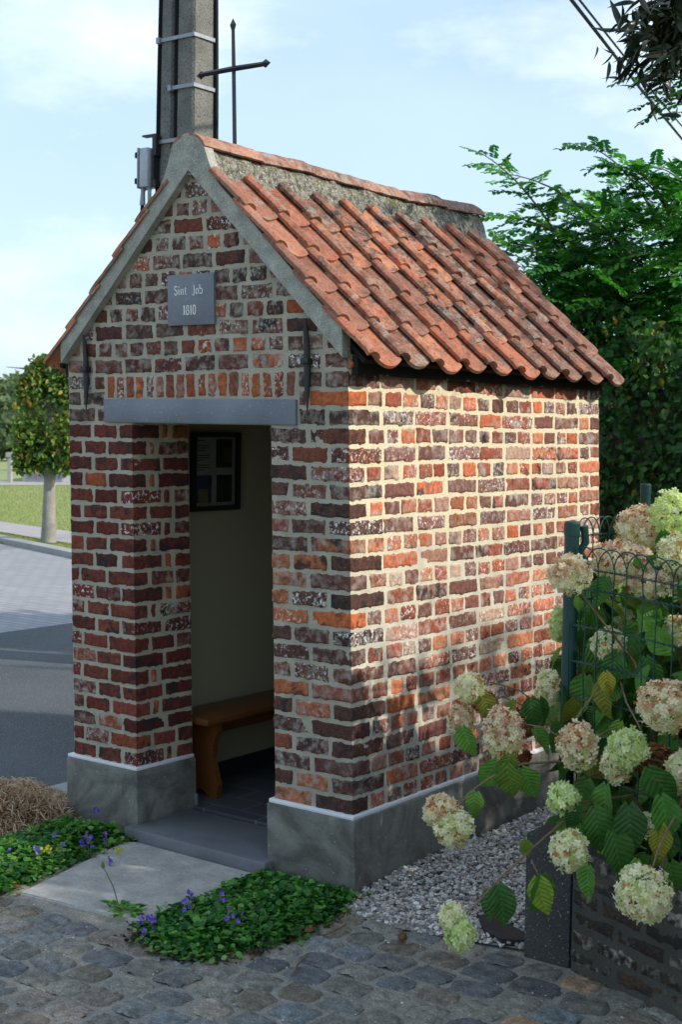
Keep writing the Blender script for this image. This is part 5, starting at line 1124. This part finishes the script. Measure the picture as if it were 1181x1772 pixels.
def head(u, v, rx, ry, d, typ, stem=None, n=None):
    c = atd(u, v, d); sc_ = d/FPX; rx, ry = rx*sc_, ry*sc_; rx, ry = rx*1.10, ry*1.10; n = n or int(390*(rx*ry/.0065))+70
    dr = rnd_dirs(n); rr = rng.uniform(.72, 1.03, n)*(1+.10*vn(dr*2.2+u)); P = c+dr*rr[:, None]*np.array([rx, rx, ry])*.92
    cols, p = HC[typ]; top_bias = np.clip(.5+dr[:, 2]*.8, 0, 1) if typ in ('tan', 'pink') else np.ones(n)
    C = colvar(n, cols, .12, p)
    if typ in ('tan', 'pink'): g = rng.random(n) > top_bias+.15; C[g] = colvar(int(g.sum()), HC['cream'][0][:3]+[lin(200, 208, 146)], .1)
    V, F, CC_ = scatter(FT, FQ, P, frames(dr+.45*rng.normal(size=(n, 3)), rnd_dirs(n)), rng.uniform(.0095, .0150, n), C)
    mk('flower_head', V, F, MT['petal'], hyd, attrs={'col': CC_}, smooth=False)
    m = 30; return c
HEADS = [(988, 993, 37, 34, 4.52, 'tan'), (1110, 915, 45, 40, 5.0, 'tan'), (1168, 893, 42, 44, 4.95, 'green'), (1170, 958, 32, 34, 4.75, 'cream'), (1078, 970, 52, 32, 4.85, 'pink'), (1132, 1007, 48, 28, 4.8, 'pink'), (1052, 1000, 26, 22, 4.95, 'tan'),
 (1055, 1114, 29, 27, 4.7, 'cream'), (1106, 1060, 32, 34, 4.95, 'green'), (1142, 1112, 24, 28, 4.9, 'green'), (1174, 1092, 22, 26, 4.7, 'cream'), (968, 1082, 15, 30, 4.85, 'green'), (1083, 1075, 20, 24, 5.0, 'green'),
 (814, 1190, 27, 24, 4.7, 'cream'), (800, 1246, 22, 30, 4.74, 'tan'), (838, 1215, 24, 20, 4.85, 'brown'), (872, 1270, 36, 46, 4.55, 'pink'), (950, 1190, 19, 30, 4.85, 'cream'), (1000, 1290, 33, 42, 4.45, 'tan'), (1088, 1294, 34, 33, 4.35, 'green'), (1068, 1322, 25, 34, 4.40, 'cream'), (1138, 1318, 32, 28, 4.5, 'brown'),
 (1155, 1222, 48, 46, 4.25, 'tan'), (1176, 1335, 20, 36, 4.3, 'cream'), (976, 1383, 26, 28, 4.4, 'green'), (985, 1472, 32, 34, 4.25, 'cream'), (1115, 1546, 46, 46, 4.1, 'cream'), (766, 1405, 32, 30, 4.42, 'tan'), (786, 1432, 34, 31, 4.40, 'cream'), (785, 1590, 22, 28, 4.2, 'cream'), (798, 1618, 24, 27, 4.19, 'green'), (905, 1252, 26, 24, 4.9, 'brown'), (1010, 1185, 18, 22, 5.0, 'brown'), (1121, 1428, 18, 20, 4.5, 'green', None, 40), (900, 1310, 18, 16, 4.9, 'brown')]
for h in HEADS: head(*h[:6], n=h[7] if len(h) > 7 else None)
b = MB()
def stem(pts, r=.0045): b.tube([atd(*p) for p in pts], np.linspace(r, r*.55, len(pts)), 6)
stem([(1010, 1320, 4.6), (960, 1318, 4.55), (905, 1322, 4.5), (850, 1345, 4.45), (812, 1372, 4.42), (795, 1395, 4.42)]); stem([(1060, 1380, 4.5), (978, 1420, 4.4), (920, 1470, 4.32), (865, 1520, 4.25), (825, 1565, 4.2), (806, 1582, 4.2)])
stem([(1060, 1260, 4.6), (1005, 1295, 4.5), (940, 1258, 4.5), (890, 1250, 4.55)], .0035); stem([(1060, 1150, 4.7), (1040, 1185, 4.6), (1000, 1240, 4.5), (990, 1262, 4.46)], .0035); stem([(1075, 1180, 4.7), (1085, 1215, 4.5), (1110, 1262, 4.4), (1118, 1280, 4.4)], .0035)
stem([(1200, 1380, 4.3), (1165, 1420, 4.2), (1140, 1470, 4.15), (1128, 1510, 4.12)]); stem([(1050, 1330, 4.7), (1010, 1350, 4.5), (985, 1365, 4.42)], .003); stem([(960, 1240, 4.75), (900, 1195, 4.75), (850, 1180, 4.72), (822, 1190, 4.7)], .003); stem([(1000, 1300, 4.8), (950, 1240, 4.8), (870, 1205, 4.8), (810, 1235, 4.75)], .003)
stem([(920, 1488, 4.3), (935, 1520, 4.28), (948, 1545, 4.27)], .002); stem([(1120, 1470, 4.4), (1030, 1420, 4.4), (1000, 1450, 4.28)], .003)
for i in range(34):
    u1, v1, d1 = HEADS[i % len(HEADS)][0], HEADS[i % len(HEADS)][1], HEADS[i % len(HEADS)][4]
    if u1 < 960 and v1 > 1100: continue
    q1 = atd(u1, v1+10, d1); q0 = np.array([1.22+rng.normal(0, .12), .18+rng.normal(0, .12), .30]); mid = q0*.4+q1*.6+np.array([0.03, .05, .12]); b.tube([q0, mid, q1], [.006, .0045, .003], 5)
b.build('stems', MT['stem'], hyd)
lv = []
def bl(u, v, d, s_, du, dv, tw=0, c=None):
    s_ *= .90       # a leaf: base at the pixel, tip towards (du, dv) in the picture sense
    q = atd(u, v, d); dr = CR*du-CU*dv-_F*rng.uniform(-.15, .35); lv.append((q, dr, s_, c))
LG = [lin(96, 150, 52), lin(76, 130, 48), lin(116, 164, 60), lin(60, 108, 42)]; YG = [lin(132, 160, 44), lin(150, 150, 44), lin(120, 150, 50)]; YE = [lin(190, 180, 50)]
for a in [(885, 1305, 4.45, .085, -.2, 1, YG), (880, 1325, 4.44, .13, .1, 1, YG), (862, 1318, 4.47, .12, -.6, 1, LG), (905, 1330, 4.46, .12, .5, 1, LG), (825, 1372, 4.42, .085, -.2, 1, LG), (818, 1392, 4.40, .06, .4, 1, LG), (800, 1260, 4.6, .11, .3, 1.0, LG), (838, 1200, 4.7, .10, .2, 1, YG),
  (905, 1455, 4.3, .07, .5, 1, YG), (862, 1535, 4.24, .13, .25, 1, LG), (858, 1540, 4.25, .11, -.5, 1, LG), (938, 1515, 4.27, .135, .0, 1, LG), (932, 1520, 4.27, .12, .2, 1, YG), (920, 1208, 4.7, .12, .1, 1, LG), (890, 1212, 4.72, .08, -.3, 1, YG), (925, 1262, 4.6, .10, .6, .6, LG), (935, 1210, 4.65, .13, .3, 1, LG), (960, 1250, 4.65, .10, .3, 1, LG), (1050, 1165, 4.58, .085, .1, 1, YE), (1075, 1250, 4.5, .10, -.3, 1, YG), (1045, 1180, 4.6, .13, -.1, 1, YG),
  (1020, 1500, 4.2, .10, -.2, 1, LG), (1060, 1440, 4.25, .15, .3, 1, LG), (1030, 1400, 4.3, .14, .2, 1, LG), (1090, 1395, 4.25, .15, .0, 1, LG), (1145, 1380, 4.2, .15, .2, 1, LG), (1160, 1495, 4.1, .13, .3, 1, LG), (1105, 1490, 4.15, .10, .1, 1, LG), (1125, 1330, 4.25, .15, .5, .8, LG), (1010, 1430, 4.3, .10, .4, 1, LG), (1145, 1430, 4.2, .11, -.1, 1, YG), (1050, 1360, 4.35, .13, -.2, 1, LG), (1000, 1395, 4.38, .09, -.4, 1, LG), (1120, 1140, 4.6, .14, .2, 1, LG), (1070, 1130, 4.65, .13, -.3, 1, LG), (1030, 1060, 4.8, .11, .3, 1, LG), (1085, 1020, 4.85, .11, .4, .8, LG), (1000, 1035, 4.5, .05, .2, 1, LG), (1045, 1040, 4.8, .14, .8, .5, YG), (1145, 1060, 4.75, .13, -.2, 1, LG), (1150, 920, 4.85, .10, .1, 1, LG)]:
    bl(*a[:6], c=a[6])
for i in range(760):
    u, v = rng.uniform(975, 1330), rng.uniform(985, 1490)
    if v > 1440 and u < 1040: continue
    if u < 1000 and v < 1120: continue
    dmin = 4.40-.0006*(u-1000)*0+.25*(1-(v-1000)/500); bl(u, v, dmin+rng.uniform(.02, .75)+.15, rng.uniform(.08, .15), rng.uniform(-.7, .7), rng.uniform(.2, 1), c=LG if rng.random() < .86 else YG)
n = len(lv); Pq = np.array([l[0] for l in lv]); Dq = np.array([l[1] for l in lv]); Sq = np.array([l[2] for l in lv]); Cq = np.array([np.array(l[3][rng.integers(len(l[3]))])*rng.uniform(.75, 1.2) for l in lv])
V, F, C = scatter(*BIGLEAF, Pq, frames(Dq, -np.tile(_F, (n, 1))*.8+np.array([0, 0, .7])+.45*rng.normal(size=(n, 3))), Sq, Cq); V = V+.004*np.stack([fbm(V*28+k*7, 2) for k in range(3)], -1)
mk('leaves', V, F, MT['veined'], hyd, attrs={'col': C, 'lx': np.tile(BIGLEAF[0][:, 0], n), 'ly': np.tile(BIGLEAF[0][:, 1], n)})
n = 1500; P = np.c_[rng.uniform(1.0, 2.6, n), rng.uniform(-.02, 1.5, n), rng.uniform(.35, 1.35, n)]; P[:, 1] -= .25*(P[:, 0]-1.0)
V, F, C = scatter(*BIGLEAF, P, frames(rnd_dirs(n)+np.array([0, 0, -.5]), rnd_dirs(n)+np.array([0, -.4, .6])), rng.uniform(.08, .14, n), colvar(n, LG, .25)); mk('inner_leaves', V, F, MT['veined'], hyd, attrs={'col': C, 'lx': np.tile(BIGLEAF[0][:, 0], n), 'ly': np.tile(BIGLEAF[0][:, 1], n)})
